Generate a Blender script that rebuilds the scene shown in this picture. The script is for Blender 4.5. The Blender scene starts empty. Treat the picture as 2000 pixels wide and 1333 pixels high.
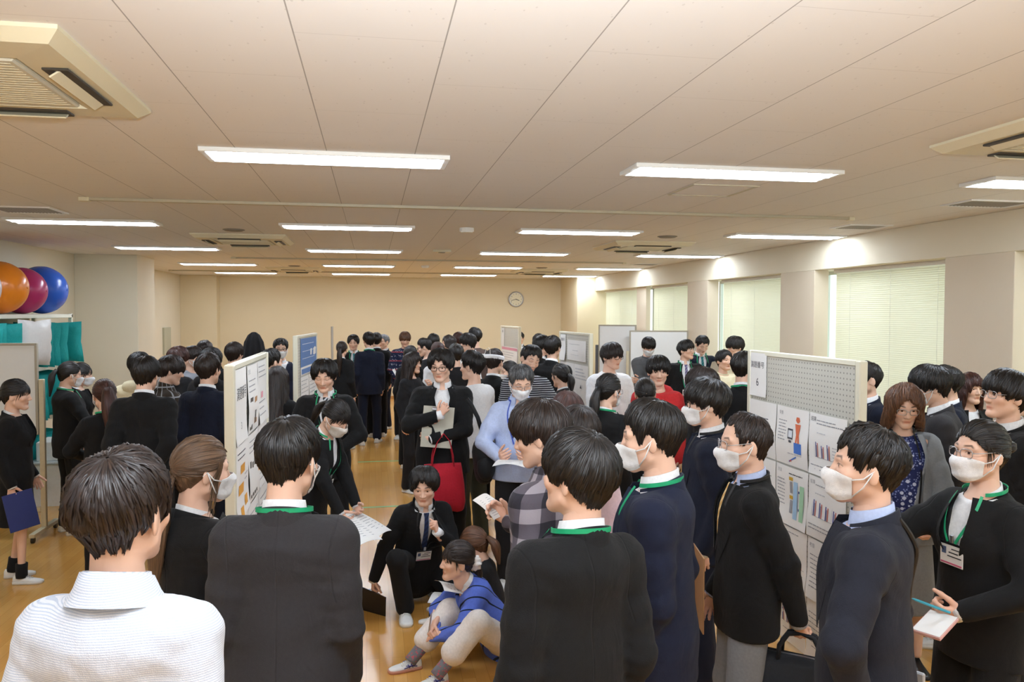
import bpy, math, random, time
import numpy as np
from mathutils import Matrix, Vector

sc = bpy.context.scene
COL = sc.collection
R_ = math.radians
FOCAL = 1523.02          # focal length in pixels of the 2000 x 1333 frame
CAMZ = 2.05              # lens height
CEIL = 2.87              # ceiling height

# ------------------------------------------------------------------ camera
def cam_basis(p=-3.65574251e-02, y=1.77474523e-01, r=1.90747947e-03):
    cy, sy = math.cos(y), math.sin(y); cp, sp = math.cos(p), math.sin(p)
    f = np.array([sy*cp, cy*cp, sp]); r0 = np.array([cy, -sy, 0.0]); u = np.cross(r0, f)
    cr, sr = math.cos(r), math.sin(r)
    return np.array([r0*cr+u*sr, -r0*sr+u*cr, f])
CB = cam_basis()
cam = bpy.data.cameras.new('camera'); cam.sensor_width = 36.0; cam.lens = 36.0*FOCAL/2000.0
cam.clip_start = 0.05; cam.clip_end = 200
camo = bpy.data.objects.new('camera', cam); COL.objects.link(camo)
camo.matrix_world = Matrix(((CB[0][0], CB[1][0], -CB[2][0], 0), (CB[0][1], CB[1][1], -CB[2][1], 0),
                            (CB[0][2], CB[1][2], -CB[2][2], CAMZ), (0, 0, 0, 1)))
sc.camera = camo

def ray(px, py):
    return CB.T @ np.array([(px-1000)/FOCAL, -(py-666.5)/FOCAL, 1.0])
def at_z(px, py, z):
    d = ray(px, py); t = (z-CAMZ)/d[2]; return d*t+np.array([0, 0, CAMZ])
def at_y(px, py, Y):
    d = ray(px, py); t = Y/d[1]; return d*t+np.array([0, 0, CAMZ])
def at_x(px, py, X):
    d = ray(px, py); t = X/d[0]; return d*t+np.array([0, 0, CAMZ])

# ------------------------------------------------------------------ view, world (overcast daylight behind the blinds)
vs = sc.view_settings
vs.view_transform = 'Standard'; vs.look = 'None'; vs.gamma = 1.0; vs.use_curve_mapping = False
vs.exposure = 0.22
sc.display_settings.display_device = 'sRGB'
sc.cycles.max_bounces = 5; sc.cycles.diffuse_bounces = 3; sc.cycles.glossy_bounces = 2
sc.cycles.use_adaptive_sampling = True; sc.cycles.adaptive_threshold = 0.12
sc.cycles.transmission_bounces = 4; sc.cycles.sample_clamp_indirect = 6.0
sc.cycles.caustics_reflective = False; sc.cycles.caustics_refractive = False
world = bpy.data.worlds.new('daylight'); sc.world = world; world.use_nodes = True
wn = world.node_tree; bg = wn.nodes['Background']
bg.inputs[0].default_value = (1.0, 1.0, 0.97, 1); bg.inputs[1].default_value = 1.45

# light levels: the room's fluorescent lights with two added unseen rows, and the photographer's flash, bounced off the ceiling
TUBE = 28.0
FLASH = 580.0
fl = bpy.data.lights.new('camera_flash', 'SPOT'); fl.energy = FLASH; fl.color = (0.88, 0.95, 1.0); fl.spot_size = math.radians(118); fl.spot_blend = 1.0; fl.shadow_soft_size = 0.06
flo = bpy.data.objects.new('camera_flash', fl); COL.objects.link(flo); flo.location = (0.0, -0.12, CAMZ+0.14)
flo.rotation_euler = Vector((0.28, 1.20, 1.0)).to_track_quat('-Z', 'Y').to_euler()
# ------------------------------------------------------------------ materials
def lin(c):
    if isinstance(c, str): c = [int(c[i:i+2], 16) for i in (1, 3, 5)]
    return tuple((v/255/12.92 if v/255 <= 0.04045 else ((v/255+0.055)/1.055)**2.4) for v in c)
MATS = {}
def nodemat(name):
    m = bpy.data.materials.new(name); m.use_nodes = True
    nt = m.node_tree; b = nt.nodes['Principled BSDF']
    return m, nt, b
def N(nt, t, **kw):
    n = nt.nodes.new(t)
    for k, v in kw.items(): setattr(n, k, v)
    return n
def L(nt, a, b): nt.links.new(a, b)
def mixrgb(nt, fac, a, b, mode='MIX'):
    n = nt.nodes.new('ShaderNodeMix'); n.data_type = 'RGBA'; n.blend_type = mode
    for s, v in ((0, fac), (6, a), (7, b)):
        if hasattr(v, 'is_output') or isinstance(v, bpy.types.NodeSocket): nt.links.new(v, n.inputs[s])
        else: n.inputs[s].default_value = v if s == 0 else (*v[:3], 1)
    return n.outputs[2]
def mathn(nt, op, a, b=None, c=None):
    n = nt.nodes.new('ShaderNodeMath'); n.operation = op
    for i, v in enumerate((a, b, c)):
        if v is None: continue
        if isinstance(v, bpy.types.NodeSocket): nt.links.new(v, n.inputs[i])
        else: n.inputs[i].default_value = v
    return n.outputs[0]
def mat(name, c, rough=0.6, metal=0.0, var=0.06, scale=40, bump=0.0, bscale=200, spec=0.5, sheen=0.0):
    """plain procedural surface: base colour with slight noise variation and optional bump"""
    if name in MATS: return MATS[name]
    m, nt, b = nodemat(name); col = lin(c) if not (isinstance(c, tuple) and max(c) <= 1.0) else c
    tc = N(nt, 'ShaderNodeTexCoord'); nz = N(nt, 'ShaderNodeTexNoise'); nz.inputs['Scale'].default_value = scale
    nz.inputs['Detail'].default_value = 3
    L(nt, tc.outputs['Object'], nz.inputs['Vector'])
    out = mixrgb(nt, nz.outputs['Fac'], [x*(1-var) for x in col], [min(1, x*(1+var)) for x in col])
    L(nt, out, b.inputs['Base Color'])
    b.inputs['Roughness'].default_value = rough; b.inputs['Metallic'].default_value = metal
    b.inputs['Specular IOR Level'].default_value = spec
    if sheen: b.inputs['Sheen Weight'].default_value = sheen; b.inputs['Sheen Roughness'].default_value = 0.5
    if bump:
        n2 = N(nt, 'ShaderNodeTexNoise'); n2.inputs['Scale'].default_value = bscale; n2.inputs['Detail'].default_value = 4
        L(nt, tc.outputs['Object'], n2.inputs['Vector'])
        bp = N(nt, 'ShaderNodeBump'); bp.inputs['Strength'].default_value = bump; bp.inputs['Distance'].default_value = 0.01
        L(nt, n2.outputs['Fac'], bp.inputs['Height']); L(nt, bp.outputs[0], b.inputs['Normal'])
    MATS[name] = m; return m
def emit(name, c, s):
    m, nt, b = nodemat(name); col = lin(c)
    b.inputs['Base Color'].default_value = (*col, 1); b.inputs['Emission Color'].default_value = (*col, 1)
    b.inputs['Emission Strength'].default_value = s; MATS[name] = m; return m

# ------------------------------------------------------------------ mesh building
def mesh_from(name, V, faces, mats=None, mi=None, smooth=True, uv=None, col=None):
    """V (n,3) array; faces a list of index lists or an (m,4)/(m,3) array"""
    me = bpy.data.meshes.new(name); V = np.asarray(V, np.float32)
    if isinstance(faces, np.ndarray):
        nf, k = faces.shape; flat = faces.reshape(-1).astype(np.int32); starts = np.arange(nf, dtype=np.int32)*k
    else:
        lens = np.array([len(f) for f in faces], np.int32); nf = len(faces)
        flat = np.fromiter((i for f in faces for i in f), np.int32, lens.sum() if nf else 0)
        starts = np.concatenate([[0], np.cumsum(lens)[:-1]]).astype(np.int32) if nf else np.zeros(0, np.int32)
    me.vertices.add(len(V)); me.vertices.foreach_set('co', V.reshape(-1))
    me.loops.add(len(flat)); me.loops.foreach_set('vertex_index', flat)
    me.polygons.add(nf); me.polygons.foreach_set('loop_start', starts)
    if mi is not None: me.polygons.foreach_set('material_index', np.asarray(mi, np.int32))
    me.polygons.foreach_set('use_smooth', np.full(nf, smooth))
    for m in (mats or []): me.materials.append(m)
    if uv is not None:
        l = me.uv_layers.new(name='UVMap'); l.data.foreach_set('uv', np.asarray(uv, np.float32)[flat].reshape(-1))
    if col is not None:
        a = me.color_attributes.new('Col', 'FLOAT_COLOR', 'POINT')
        c4 = np.ones((len(V), 4), np.float32); c4[:, :3] = col; a.data.foreach_set('color', c4.reshape(-1))
    me.update(calc_edges=True); me.validate()
    return me
class MB:
    """collects shapes into one mesh"""
    def __init__(s): s.V = []; s.F = []; s.M = []; s.n = 0; s.mats = []; s.UV = []
    def mi(s, m):
        if m not in s.mats: s.mats.append(m)
        return s.mats.index(m)
    def add(s, V, F, m, uv=None):
        V = np.asarray(V, float).reshape(-1, 3); k = s.mi(m)
        s.V.append(V); s.UV.append(np.zeros((len(V), 2)) if uv is None else np.asarray(uv))
        for f in F: s.F.append([int(i)+s.n for i in f]); s.M.append(k)
        s.n += len(V)
    def box(s, lo, hi, m, bev=0.0, T=None):
        lo = np.array(lo, float); hi = np.array(hi, float)
        if bev <= 0:
            V = np.array([[x, y, z] for x in (lo[0], hi[0]) for y in (lo[1], hi[1]) for z in (lo[2], hi[2])])
            F = [(0, 1, 3, 2), (4, 6, 7, 5), (0, 4, 5, 1), (2, 3, 7, 6), (0, 2, 6, 4), (1, 5, 7, 3)]
        else:  # chamfered box
            V = []; F = []; idx = {}
            b = min(bev, *(0.49*(hi-lo)))
            for i in (0, 1):
                for j in (0, 1):
                    for k in (0, 1):
                        c = [(lo, hi)[i][0], (lo, hi)[j][1], (lo, hi)[k][2]]; sg = [1-2*i, 1-2*j, 1-2*k]
                        for a in range(3):
                            p = list(c)
                            for q in range(3):
                                if q != a: p[q] += sg[q]*b
                            idx[i, j, k, a] = len(V); V.append(p)   # vertex lying on face normal to axis a
            for a in range(3):
                o = [q for q in range(3) if q != a]
                for e in (0, 1):
                    q = []
                    for (u, v) in ((0, 0), (1, 0), (1, 1), (0, 1)):
                        t = [0, 0, 0]; t[a] = e; t[o[0]] = u; t[o[1]] = v; q.append(idx[(*t, a)])
                    F.append(q)
            for a in range(3):
                o = [q for q in range(3) if q != a]
                for u in (0, 1):
                    for v in (0, 1):
                        t0 = [0, 0, 0]; t0[o[0]] = u; t0[o[1]] = v; t1 = list(t0); t1[a] = 1
                        F.append([idx[(*t0, o[0])], idx[(*t1, o[0])], idx[(*t1, o[1])], idx[(*t0, o[1])]])
            for i in (0, 1):
                for j in (0, 1):
                    for k in (0, 1): F.append([idx[i, j, k, 0], idx[i, j, k, 1], idx[i, j, k, 2]])
            V = np.array(V)
        if T is not None: V = V @ np.array(T)[:3, :3].T + np.array(T)[:3, 3]
        s.add(V, F, m)
    def tube(s, pts, r, m, n=8, cap=True, up=None, sx=1.0):
        pts = np.array(pts, float); r = np.broadcast_to(np.asarray(r, float), (len(pts),))
        tg = np.gradient(pts, axis=0); tg /= np.linalg.norm(tg, axis=1)[:, None]+1e-12
        a = np.array(up if up is not None else ([0, 0, 1] if abs(tg[0][2]) < 0.9 else [1, 0, 0]), float)
        V = []; 
        for p, t, rr in zip(pts, tg, r):
            u = a-t*np.dot(a, t); nu = np.linalg.norm(u); u = u/nu if nu > 1e-6 else np.cross(t, [1, 0, 0]); v = np.cross(t, u); a = u
            for k in range(n):
                w = 2*math.pi*k/n; V.append(p+rr*(math.cos(w)*u*1.0+math.sin(w)*v*sx))
        F = [[i*n+k, i*n+(k+1) % n, (i+1)*n+(k+1) % n, (i+1)*n+k] for i in range(len(pts)-1) for k in range(n)]
        if cap: F.append(list(range(n))[::-1]); F.append([(len(pts)-1)*n+k for k in range(n)])
        s.add(V, F, m)
    def loft(s, rings, m, closed=True, caps=False):
        rings = np.array(rings, float); k, n = rings.shape[:2]
        F = []
        for i in range(k-1):
            for j in range(n if closed else n-1):
                F.append([i*n+j, i*n+(j+1) % n, (i+1)*n+(j+1) % n, (i+1)*n+j])
        if caps: F.append(list(range(n))[::-1]); F.append([(k-1)*n+j for j in range(n)])
        s.add(rings.reshape(-1, 3), F, m)
    def disc(s, c, r, m, ax=2, n=24, h=0.0):
        c = np.array(c, float); V = []; o = [q for q in range(3) if q != ax]
        for e in ((0, h) if h else (0,)):
            for k in range(n):
                p = c.copy(); p[o[0]] += r*math.cos(2*math.pi*k/n); p[o[1]] += r*math.sin(2*math.pi*k/n); p[ax] += e; V.append(p)
        F = [list(range(n))]
        if h:
            F.append(list(range(n, 2*n))); F += [[k, (k+1) % n, n+(k+1) % n, n+k] for k in range(n)]
        s.add(V, F, m)
    def sphere(s, c, r, m, nu=24, nv=14, f=None):
        r = np.broadcast_to(np.asarray(r, float), (3,)); V = []; 
        for i in range(nv+1):
            th = math.pi*i/nv
            for k in range(nu):
                w = 2*math.pi*k/nu; d = np.array([math.sin(th)*math.cos(w), math.sin(th)*math.sin(w), math.cos(th)])
                V.append(np.array(c)+d*r*(f(d) if f else 1))
        F = [[i*nu+k, (i+1)*nu+k, (i+1)*nu+(k+1) % nu, i*nu+(k+1) % nu] for i in range(nv) for k in range(nu)]
        s.add(V, F, m)
    def obj(s, name, parent=None, smooth=False, loc=None, rz=0.0, **props):
        V = np.concatenate(s.V) if s.V else np.zeros((0, 3))
        me = mesh_from(name, V, s.F, s.mats, s.M, smooth, uv=np.concatenate(s.UV) if s.V else None)
        return link(name, me, parent, loc, rz, **props)
def link(name, me, parent=None, loc=None, rz=0.0, **props):
    o = bpy.data.objects.new(name, me); COL.objects.link(o)
    if parent is not None: o.parent = parent
    if loc is not None: o.location = loc
    o.rotation_euler = (0, 0, rz)
    for k, v in props.items(): o[k] = v
    return o
def thing(name, label, category, loc=(0, 0, 0), rz=0.0, group=None):
    o = link(name, None, None, loc, rz, label=label, category=category)
    if group: o['group'] = group
    return o
def tag(o, label, category, group=None):
    o['label'] = label; o['category'] = category
    if group: o['group'] = group
    return o
def dup(root, loc, rz=None, label=None):
    """copy a thing with its parts and sub-parts"""
    def cp(o, par):
        c = o.copy(); COL.objects.link(c); c.parent = par
        for ch in list(o.children): cp(ch, c)
        return c
    r = cp(root, None); r.location = loc
    if rz is not None: r.rotation_euler = (0, 0, rz)
    if label: r['label'] = label
    return r
_tc = {}
def text_geo(txt, size):
    """flat outlines of a word as triangles, centred on 0,0"""
    if txt not in _tc:
        cu = bpy.data.curves.new('t', 'FONT'); cu.body = txt; cu.size = 1.0; cu.align_x = 'CENTER'; cu.align_y = 'CENTER'; cu.resolution_u = 3
        o = bpy.data.objects.new('t', cu); COL.objects.link(o)
        dg = bpy.context.evaluated_depsgraph_get(); me = bpy.data.meshes.new_from_object(o.evaluated_get(dg))
        V = np.array([v.co[:] for v in me.vertices]).reshape(-1, 3); F = [list(p.vertices) for p in me.polygons]
        bpy.data.objects.remove(o); bpy.data.curves.remove(cu); bpy.data.meshes.remove(me)
        _tc[txt] = (V, F)
    V, F = _tc[txt]; return V*size, F
# ------------------------------------------------------------------ signed distance shapes and their surface
class Prim:
    __slots__ = ('a', 'b', 'ra', 'rb', 'M', 'f', 'k', 'lo', 'hi')
    def __init__(s, a, b, ra, rb, M=None, f=1.0, k=0.02):
        s.a = np.asarray(a, float); s.b = np.asarray(b, float); s.ra = ra; s.rb = rb; s.M = M; s.f = f; s.k = k
        rr = max(ra, rb)*(1.0 if M is None else np.linalg.norm(np.linalg.inv(M), 2))
        s.lo = np.minimum(s.a, s.b)-rr; s.hi = np.maximum(s.a, s.b)+rr
    def ev(s, P):
        q = P-s.a; ba = s.b-s.a
        if s.M is not None: q = q @ s.M.T; ba = s.M @ ba
        bb = float(ba @ ba)
        if bb < 1e-12: return (np.sqrt((q*q).sum(-1))-s.ra)*s.f
        h = np.clip((q @ ba)/bb, 0, 1); q = q-h[..., None]*ba
        return (np.sqrt((q*q).sum(-1))-(s.ra+(s.rb-s.ra)*h))*s.f
def cone(a, b, ra, rb=None, k=0.02, M=None, f=1.0): return Prim(a, b, ra, ra if rb is None else rb, M, f, k)
def squash(R, s):
    """matrix and factor for a cross-section scaled by s along the axes of R (columns)"""
    s = np.asarray(s, float); return np.diag(1/s) @ np.asarray(R).T, float(min(s.min(), 1.0))
def ell(c, r, R=None, k=0.02):
    r = np.asarray(r, float); m = r.min(); M = np.diag(m/r) @ (np.eye(3) if R is None else np.asarray(R).T)
    return Prim(c, c, m, m, M, 1.0, k)
def smin(a, b, k):
    h = np.maximum(k-np.abs(a-b), 0)/k
    return np.minimum(a, b)-h*h*k*0.25
def field(prims, P):
    d = np.full(P.shape[:-1], 1.0)
    for p in prims: d = smin(d, p.ev(P), p.k)
    return d
def grid_field(prims, h, pad=0.03):
    lo = np.min([p.lo for p in prims], 0)-pad; hi = np.max([p.hi for p in prims], 0)+pad
    n = np.ceil((hi-lo)/h).astype(int)+1
    ax = [(lo[i]+h*np.arange(n[i])).astype(np.float32) for i in range(3)]
    d = np.full(n, 1.0, np.float32)
    for p in prims:
        m = p.k+2.5*h
        i0 = np.maximum(np.floor((p.lo-m-lo)/h).astype(int), 0); i1 = np.minimum(np.ceil((p.hi+m-lo)/h).astype(int)+1, n)
        s = tuple(slice(i0[i], i1[i]) for i in range(3))
        P = np.stack(np.meshgrid(*(ax[i][s[i]] for i in range(3)), indexing='ij'), -1)
        d[s] = smin(d[s], p.ev(P).astype(np.float32), p.k)
    return d, lo, ax
_E = [(a, b) for a in range(8) for b in range(a+1, 8) if bin(a ^ b).count('1') == 1]
_C = np.array([[(c >> 2) & 1, (c >> 1) & 1, c & 1] for c in range(8)])
def nets(d, lo, h):
    """surface nets: smooth quads where the field changes sign"""
    d = d.copy(); d[0] = d[-1] = 1; d[:, 0] = d[:, -1] = 1; d[:, :, 0] = d[:, :, -1] = 1
    s = d < 0; nx, ny, nz = d.shape
    c = np.zeros((nx-1, ny-1, nz-1), np.int8)
    for o in _C: c += s[o[0]:nx-1+o[0], o[1]:ny-1+o[1], o[2]:nz-1+o[2]]
    I = np.argwhere((c > 0) & (c < 8)); idx = np.full(c.shape, -1, np.int32); idx[tuple(I.T)] = np.arange(len(I))
    D = np.stack([d[I[:, 0]+o[0], I[:, 1]+o[1], I[:, 2]+o[2]] for o in _C], 1)
    acc = np.zeros((len(I), 3)); cnt = np.zeros(len(I))
    for a, b in _E:
        x = (D[:, a] < 0) != (D[:, b] < 0); t = np.where(x, D[:, a]/np.where(x, D[:, a]-D[:, b], 1), 0)
        acc += np.where(x[:, None], _C[a]+t[:, None]*(_C[b]-_C[a]), 0); cnt += x
    V = (I+acc/cnt[:, None])*h+lo
    Q = []
    for ax in range(3):
        o = [q for q in range(3) if q != ax]
        sl0 = [slice(None)]*3; sl1 = [slice(None)]*3; sl0[ax] = slice(0, -1); sl1[ax] = slice(1, None)
        A = s[tuple(sl0)]; B = s[tuple(sl1)]; J = np.argwhere(A != B)
        J = J[(J[:, o[0]] > 0) & (J[:, o[1]] > 0) & (J[:, o[0]] < d.shape[o[0]]-1) & (J[:, o[1]] < d.shape[o[1]]-1)]
        def cell(u, v):
            K = J.copy(); K[:, o[0]] -= u; K[:, o[1]] -= v; return idx[tuple(K.T)]
        q = np.stack([cell(1, 1), cell(0, 1), cell(0, 0), cell(1, 0)], 1)
        fl = A[tuple(J.T)] if ax != 1 else ~A[tuple(J.T)]
        q[~fl] = q[~fl][:, ::-1]; Q.append(q)
    return V, np.concatenate(Q)
def frame_fy(f, up):
    """rotation whose +Y axis is f and +Z as near up as may be"""
    f = np.asarray(f, float); f = f/np.linalg.norm(f); up = np.asarray(up, float)
    x = np.cross(f, up); x /= np.linalg.norm(x)+1e-9; z = np.cross(x, f)
    return np.stack([x, f, z], 1)
def rot(ax, a):
    c, s = math.cos(a), math.sin(a)
    return np.array({'x': [[1, 0, 0], [0, c, -s], [0, s, c]], 'y': [[c, 0, s], [0, 1, 0], [-s, 0, c]], 'z': [[c, -s, 0], [s, c, 0], [0, 0, 1]]}[ax])
def vnoise(P, seed, f=1.0, o=4):
    """cheap smooth noise as a sum of sines"""
    rg = np.random.RandomState(seed); r = 0
    for i in range(o):
        k = rg.normal(size=P.shape[-1])*f*(1+0.5*i); r = r+np.sin(P @ k+rg.uniform(0, 6.28))
    return r/o
# ------------------------------------------------------------------ people: head, hands, hair
SKINM = None
def skin_material():
    m, nt, b = nodemat('skin')
    a = N(nt, 'ShaderNodeVertexColor'); a.layer_name = 'Col'
    tc = N(nt, 'ShaderNodeTexCoord'); nz = N(nt, 'ShaderNodeTexNoise'); nz.inputs['Scale'].default_value = 30
    L(nt, tc.outputs['Object'], nz.inputs['Vector'])
    out = mixrgb(nt, mathn(nt, 'MULTIPLY', nz.outputs['Fac'], 0.07), a.outputs['Color'], (0.55, 0.16, 0.10))
    L(nt, out, b.inputs['Base Color']); b.inputs['Roughness'].default_value = 0.42
    b.inputs['Specular IOR Level'].default_value = 0.4
    b.inputs['Subsurface Weight'].default_value = 0.0
    return m
SKINM = skin_material()
def hair_mat(name, c, grey=0.0, shine=0.40):
    m, nt, b = nodemat(name); col = lin(c)
    uv = N(nt, 'ShaderNodeUVMap'); mp = N(nt, 'ShaderNodeMapping'); mp.inputs['Scale'].default_value = (150, 2.2, 1)
    L(nt, uv.outputs[0], mp.inputs[0])
    nz = N(nt, 'ShaderNodeTexNoise'); nz.inputs['Scale'].default_value = 1.0; nz.inputs['Detail'].default_value = 2
    L(nt, mp.outputs[0], nz.inputs['Vector'])
    hi = [min(1, x*1.9+0.004) for x in col]
    if grey: hi = [x*(1-grey)+0.42*grey for x in hi]
    r = N(nt, 'ShaderNodeValToRGB'); r.color_ramp.elements[0].position = 0.38; r.color_ramp.elements[1].position = 0.68
    L(nt, nz.outputs['Fac'], r.inputs[0])
    L(nt, mixrgb(nt, r.outputs[0], [x*0.6 for x in col], hi), b.inputs['Base Color'])
    bp = N(nt, 'ShaderNodeBump'); bp.inputs['Strength'].default_value = 0.55; bp.inputs['Distance'].default_value = 0.006
    L(nt, nz.outputs['Fac'], bp.inputs['Height']); L(nt, bp.outputs[0], b.inputs['Normal'])
    b.inputs['Roughness'].default_value = shine; b.inputs['Specular IOR Level'].default_value = 0.45
    MATS[name] = m; return m
HAIRM = {'black': hair_mat('hair_black', '#15110f'), 'dark': hair_mat('hair_dark_brown', '#241a16'), 'brown': hair_mat('hair_brown', '#5a3b27'),
         'red': hair_mat('hair_reddish_brown', '#3c2019'), 'chest': hair_mat('hair_chestnut', '#5c4532'),
         'grey': hair_mat('hair_grey', '#2b2a2b', 0.35), 'silver': hair_mat('hair_silver', '#77777a', 0.5)}
def face_prims(female=False):
    P = []; w = 0.95 if female else 1.0
    P.append(ell((0, -0.012, 0.018), (0.073*w, 0.092, 0.088), k=0.01))
    P.append(ell((0, 0.020, -0.040), (0.061*w, 0.064, 0.080), k=0.03))
    for s in (-1, 1):
        P.append(cone((s*0.048*w, 0.004, -0.068), (s*0.014*w, 0.060, -0.104), 0.019, 0.017, 0.02))
        P.append(ell((s*0.041*w, 0.053, -0.030), (0.022, 0.020, 0.018), k=0.02))
        P.append(cone((s*0.012, 0.072, 0.014), (s*0.045, 0.062, 0.014), 0.011, 0.010, 0.014))
    P.append(ell((0, 0.067, -0.103), (0.020, 0.017, 0.015), k=0.02))
    P.append(cone((0, 0.076, 0.006), (0, 0.096, -0.036), 0.008, 0.0115, 0.011))
    for s in (-1, 1): P.append(ell((s*0.0115, 0.088, -0.040), (0.008, 0.009, 0.007), k=0.008))
    P.append(cone((-0.015, 0.074, -0.0675), (0.015, 0.074, -0.0675), 0.0065, k=0.008))
    P.append(cone((-0.012, 0.073, -0.0775), (0.012, 0.073, -0.0775), 0.0075, k=0.007))
    for s in (-1, 1):
        R = rot('z', s*0.45) @ rot('x', -0.15)
        P.append(ell((s*0.078*w, -0.012, -0.018), (0.007, 0.019, 0.032), R, k=0.007))
    P.append(cone((0, -0.026, -0.06), (0, -0.034, -0.145), 0.051*w*w, 0.051*w*w, 0.022))
    return P
def build_head(h, female, eyes, smile):
    P = face_prims(female); d, lo, ax = grid_field(P, h, 0.02)
    G = np.stack(np.meshgrid(*ax, indexing='ij'), -1)
    for s in (-1, 1):    # eye sockets, then the eyeballs
        q = np.sqrt((((G-np.array([s*0.031, 0.090, -0.003]))/np.array([1.35, 1, 0.85]))**2).sum(-1))-0.0145
        d = np.maximum(d, -q) if False else -smin(-d, q, 0.008)
    for s in (-1, 1):
        d = smin(d, np.sqrt(((G-np.array([s*0.031, 0.0655, -0.004]))**2).sum(-1))-0.0140, 0.003)
        q = np.sqrt((((G-np.array([s*0.084, 0.002, -0.014]))/np.array([1, 1.1, 1.9]))**2).sum(-1))-0.0075
        d = -smin(-d, q, 0.004)
    V, Q = nets(d, lo, h)
    C = np.ones((len(V), 3)); x, y, z = V.T; ax_ = np.abs(x)
    def tint(mask, c): 
        m = np.clip(mask, 0, 1)[:, None]; C[:] = C*(1-m)+np.array(c)*m
    fr = (y > 0.04)
    tint(0.35*fr*np.exp(-(((ax_-0.043)/0.02)**2+((z+0.036)/0.018)**2)), (1.0, 0.72, 0.66))
    tint(fr*1.0*(np.exp(-((x/0.021)**4+((z+0.0725-(0.25*ax_ if smile else 0)*0.6)/0.0085)**4))), (0.85, 0.52, 0.47))
    tint(fr*0.8*np.exp(-((x/0.022)**6+((z+0.0728-(0.22*ax_ if smile else 0))/0.0016)**2)), (0.35, 0.16, 0.14))
    bz = 0.0215-0.9*np.maximum(ax_-0.038, 0)+0.12*(ax_-0.012)
    tint(fr*0.88*np.exp(-(((ax_-0.031)/0.0175)**6+((z-bz)/0.0038)**4)), (0.06, 0.05, 0.045))
    ex = (ax_-0.031)/0.0155; 
    if eyes == 'open':
        op = 0.0048*np.sqrt(np.clip(1-ex**2, 0, 1)); inside = (np.abs(ex) < 1)*np.clip((op-np.abs(z+0.004))/0.0015+0.5, 0, 1)*(y > 0.055)
        tint(inside, (1.05, 1.1, 1.12))
        tint(inside*np.clip((0.0062-np.hypot(ax_-0.031, z+0.004))/0.0012+0.5, 0, 1), (0.03, 0.022, 0.02))
        lid = 0.0052*np.sqrt(np.clip(1-ex**2, 0, 1))-0.004
    else:
        lid = -0.0085+0.003*ex**2
    tint((y > 0.05)*(np.abs(ex) < 1.08)*0.9*np.exp(-((z-lid)/0.0016)**2), (0.07, 0.05, 0.045))
    return V, Q, C
HEADS = {}
def head_template(lod, female, eyes='open', smile=False):
    k = (lod, female, eyes, smile)
    if k not in HEADS: HEADS[k] = build_head({0: 0.0026, 1: 0.0036, 2: 0.006}[lod], female, eyes, smile)
    return HEADS[k]
HANDS = {}
def hand_template(pose, h=0.0034):
    """right hand: wrist at the origin, fingers along +Y, palm facing -Z, thumb on the -X side"""
    if pose in HANDS: return HANDS[pose]
    P = [cone((0.004, -0.012, 0), (-0.012, 0.075, 0.002), 0.021, 0.017, 0.02, *squash(np.eye(3), (1, 1, 0.72))),
         cone((0.002, -0.01, 0), (0.022, 0.068, 0.0), 0.018, 0.015, 0.02, *squash(np.eye(3), (1, 1, 0.75))),
         cone((0, -0.05, 0.0), (0, 0.0, 0), 0.0235, 0.0215, 0.02, *squash(np.eye(3), (1, 1, 0.8)))]
    curl = {'relax': (0.35, 0.45, 0.30), 'grip': (1.15, 1.25, 0.7), 'flat': (0.08, 0.12, 0.08), 'pinch': (0.75, 0.6, 0.4), 'fist': (1.45, 1.5, 0.9)}[pose]
    for i, (bx, by, ln, r, sp) in enumerate([(-0.028, 0.080, 0.072, 0.0092, -0.10), (-0.008, 0.086, 0.080, 0.0094, -0.02), (0.012, 0.083, 0.074, 0.0090, 0.05), (0.030, 0.074, 0.058, 0.0080, 0.14)]):
        p = np.array([bx, by, 0.002]); ang = 0; d0 = np.array([math.sin(sp), math.cos(sp), 0])
        for j, (fr, rr) in enumerate(((0.46, 1.0), (0.30, 0.92), (0.24, 0.80))):
            ang += curl[j]*(1+0.10*i-0.05); d = d0*math.cos(ang)+np.array([0, 0, -1])*math.sin(ang); q = p+d*ln*fr
            P.append(cone(p, q, r*rr*1.02, r*rr*0.93, 0.005)); p = q
    t0 = np.array([-0.018, 0.020, -0.004]); tc = {'relax': 0.5, 'grip': 1.0, 'flat': 0.15, 'pinch': 0.8, 'fist': 1.15}[pose]
    for j, (ln, r, r2) in enumerate(((0.040, 0.0135, 0.0108), (0.032, 0.0105, 0.0096), (0.026, 0.0094, 0.0078))):
        a = -0.75+0.22*j*tc; d = np.array([math.sin(a), math.cos(a), -0.25-0.55*tc*(0.4+0.35*j)]); d /= np.linalg.norm(d)
        P.append(cone(t0, t0+d*ln, r, r2, 0.010 if j == 0 else 0.005)); t0 = t0+d*ln
    d, lo, ax = grid_field(P, h, 0.01); HANDS[pose] = nets(d, lo, h); return HANDS[pose]

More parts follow.
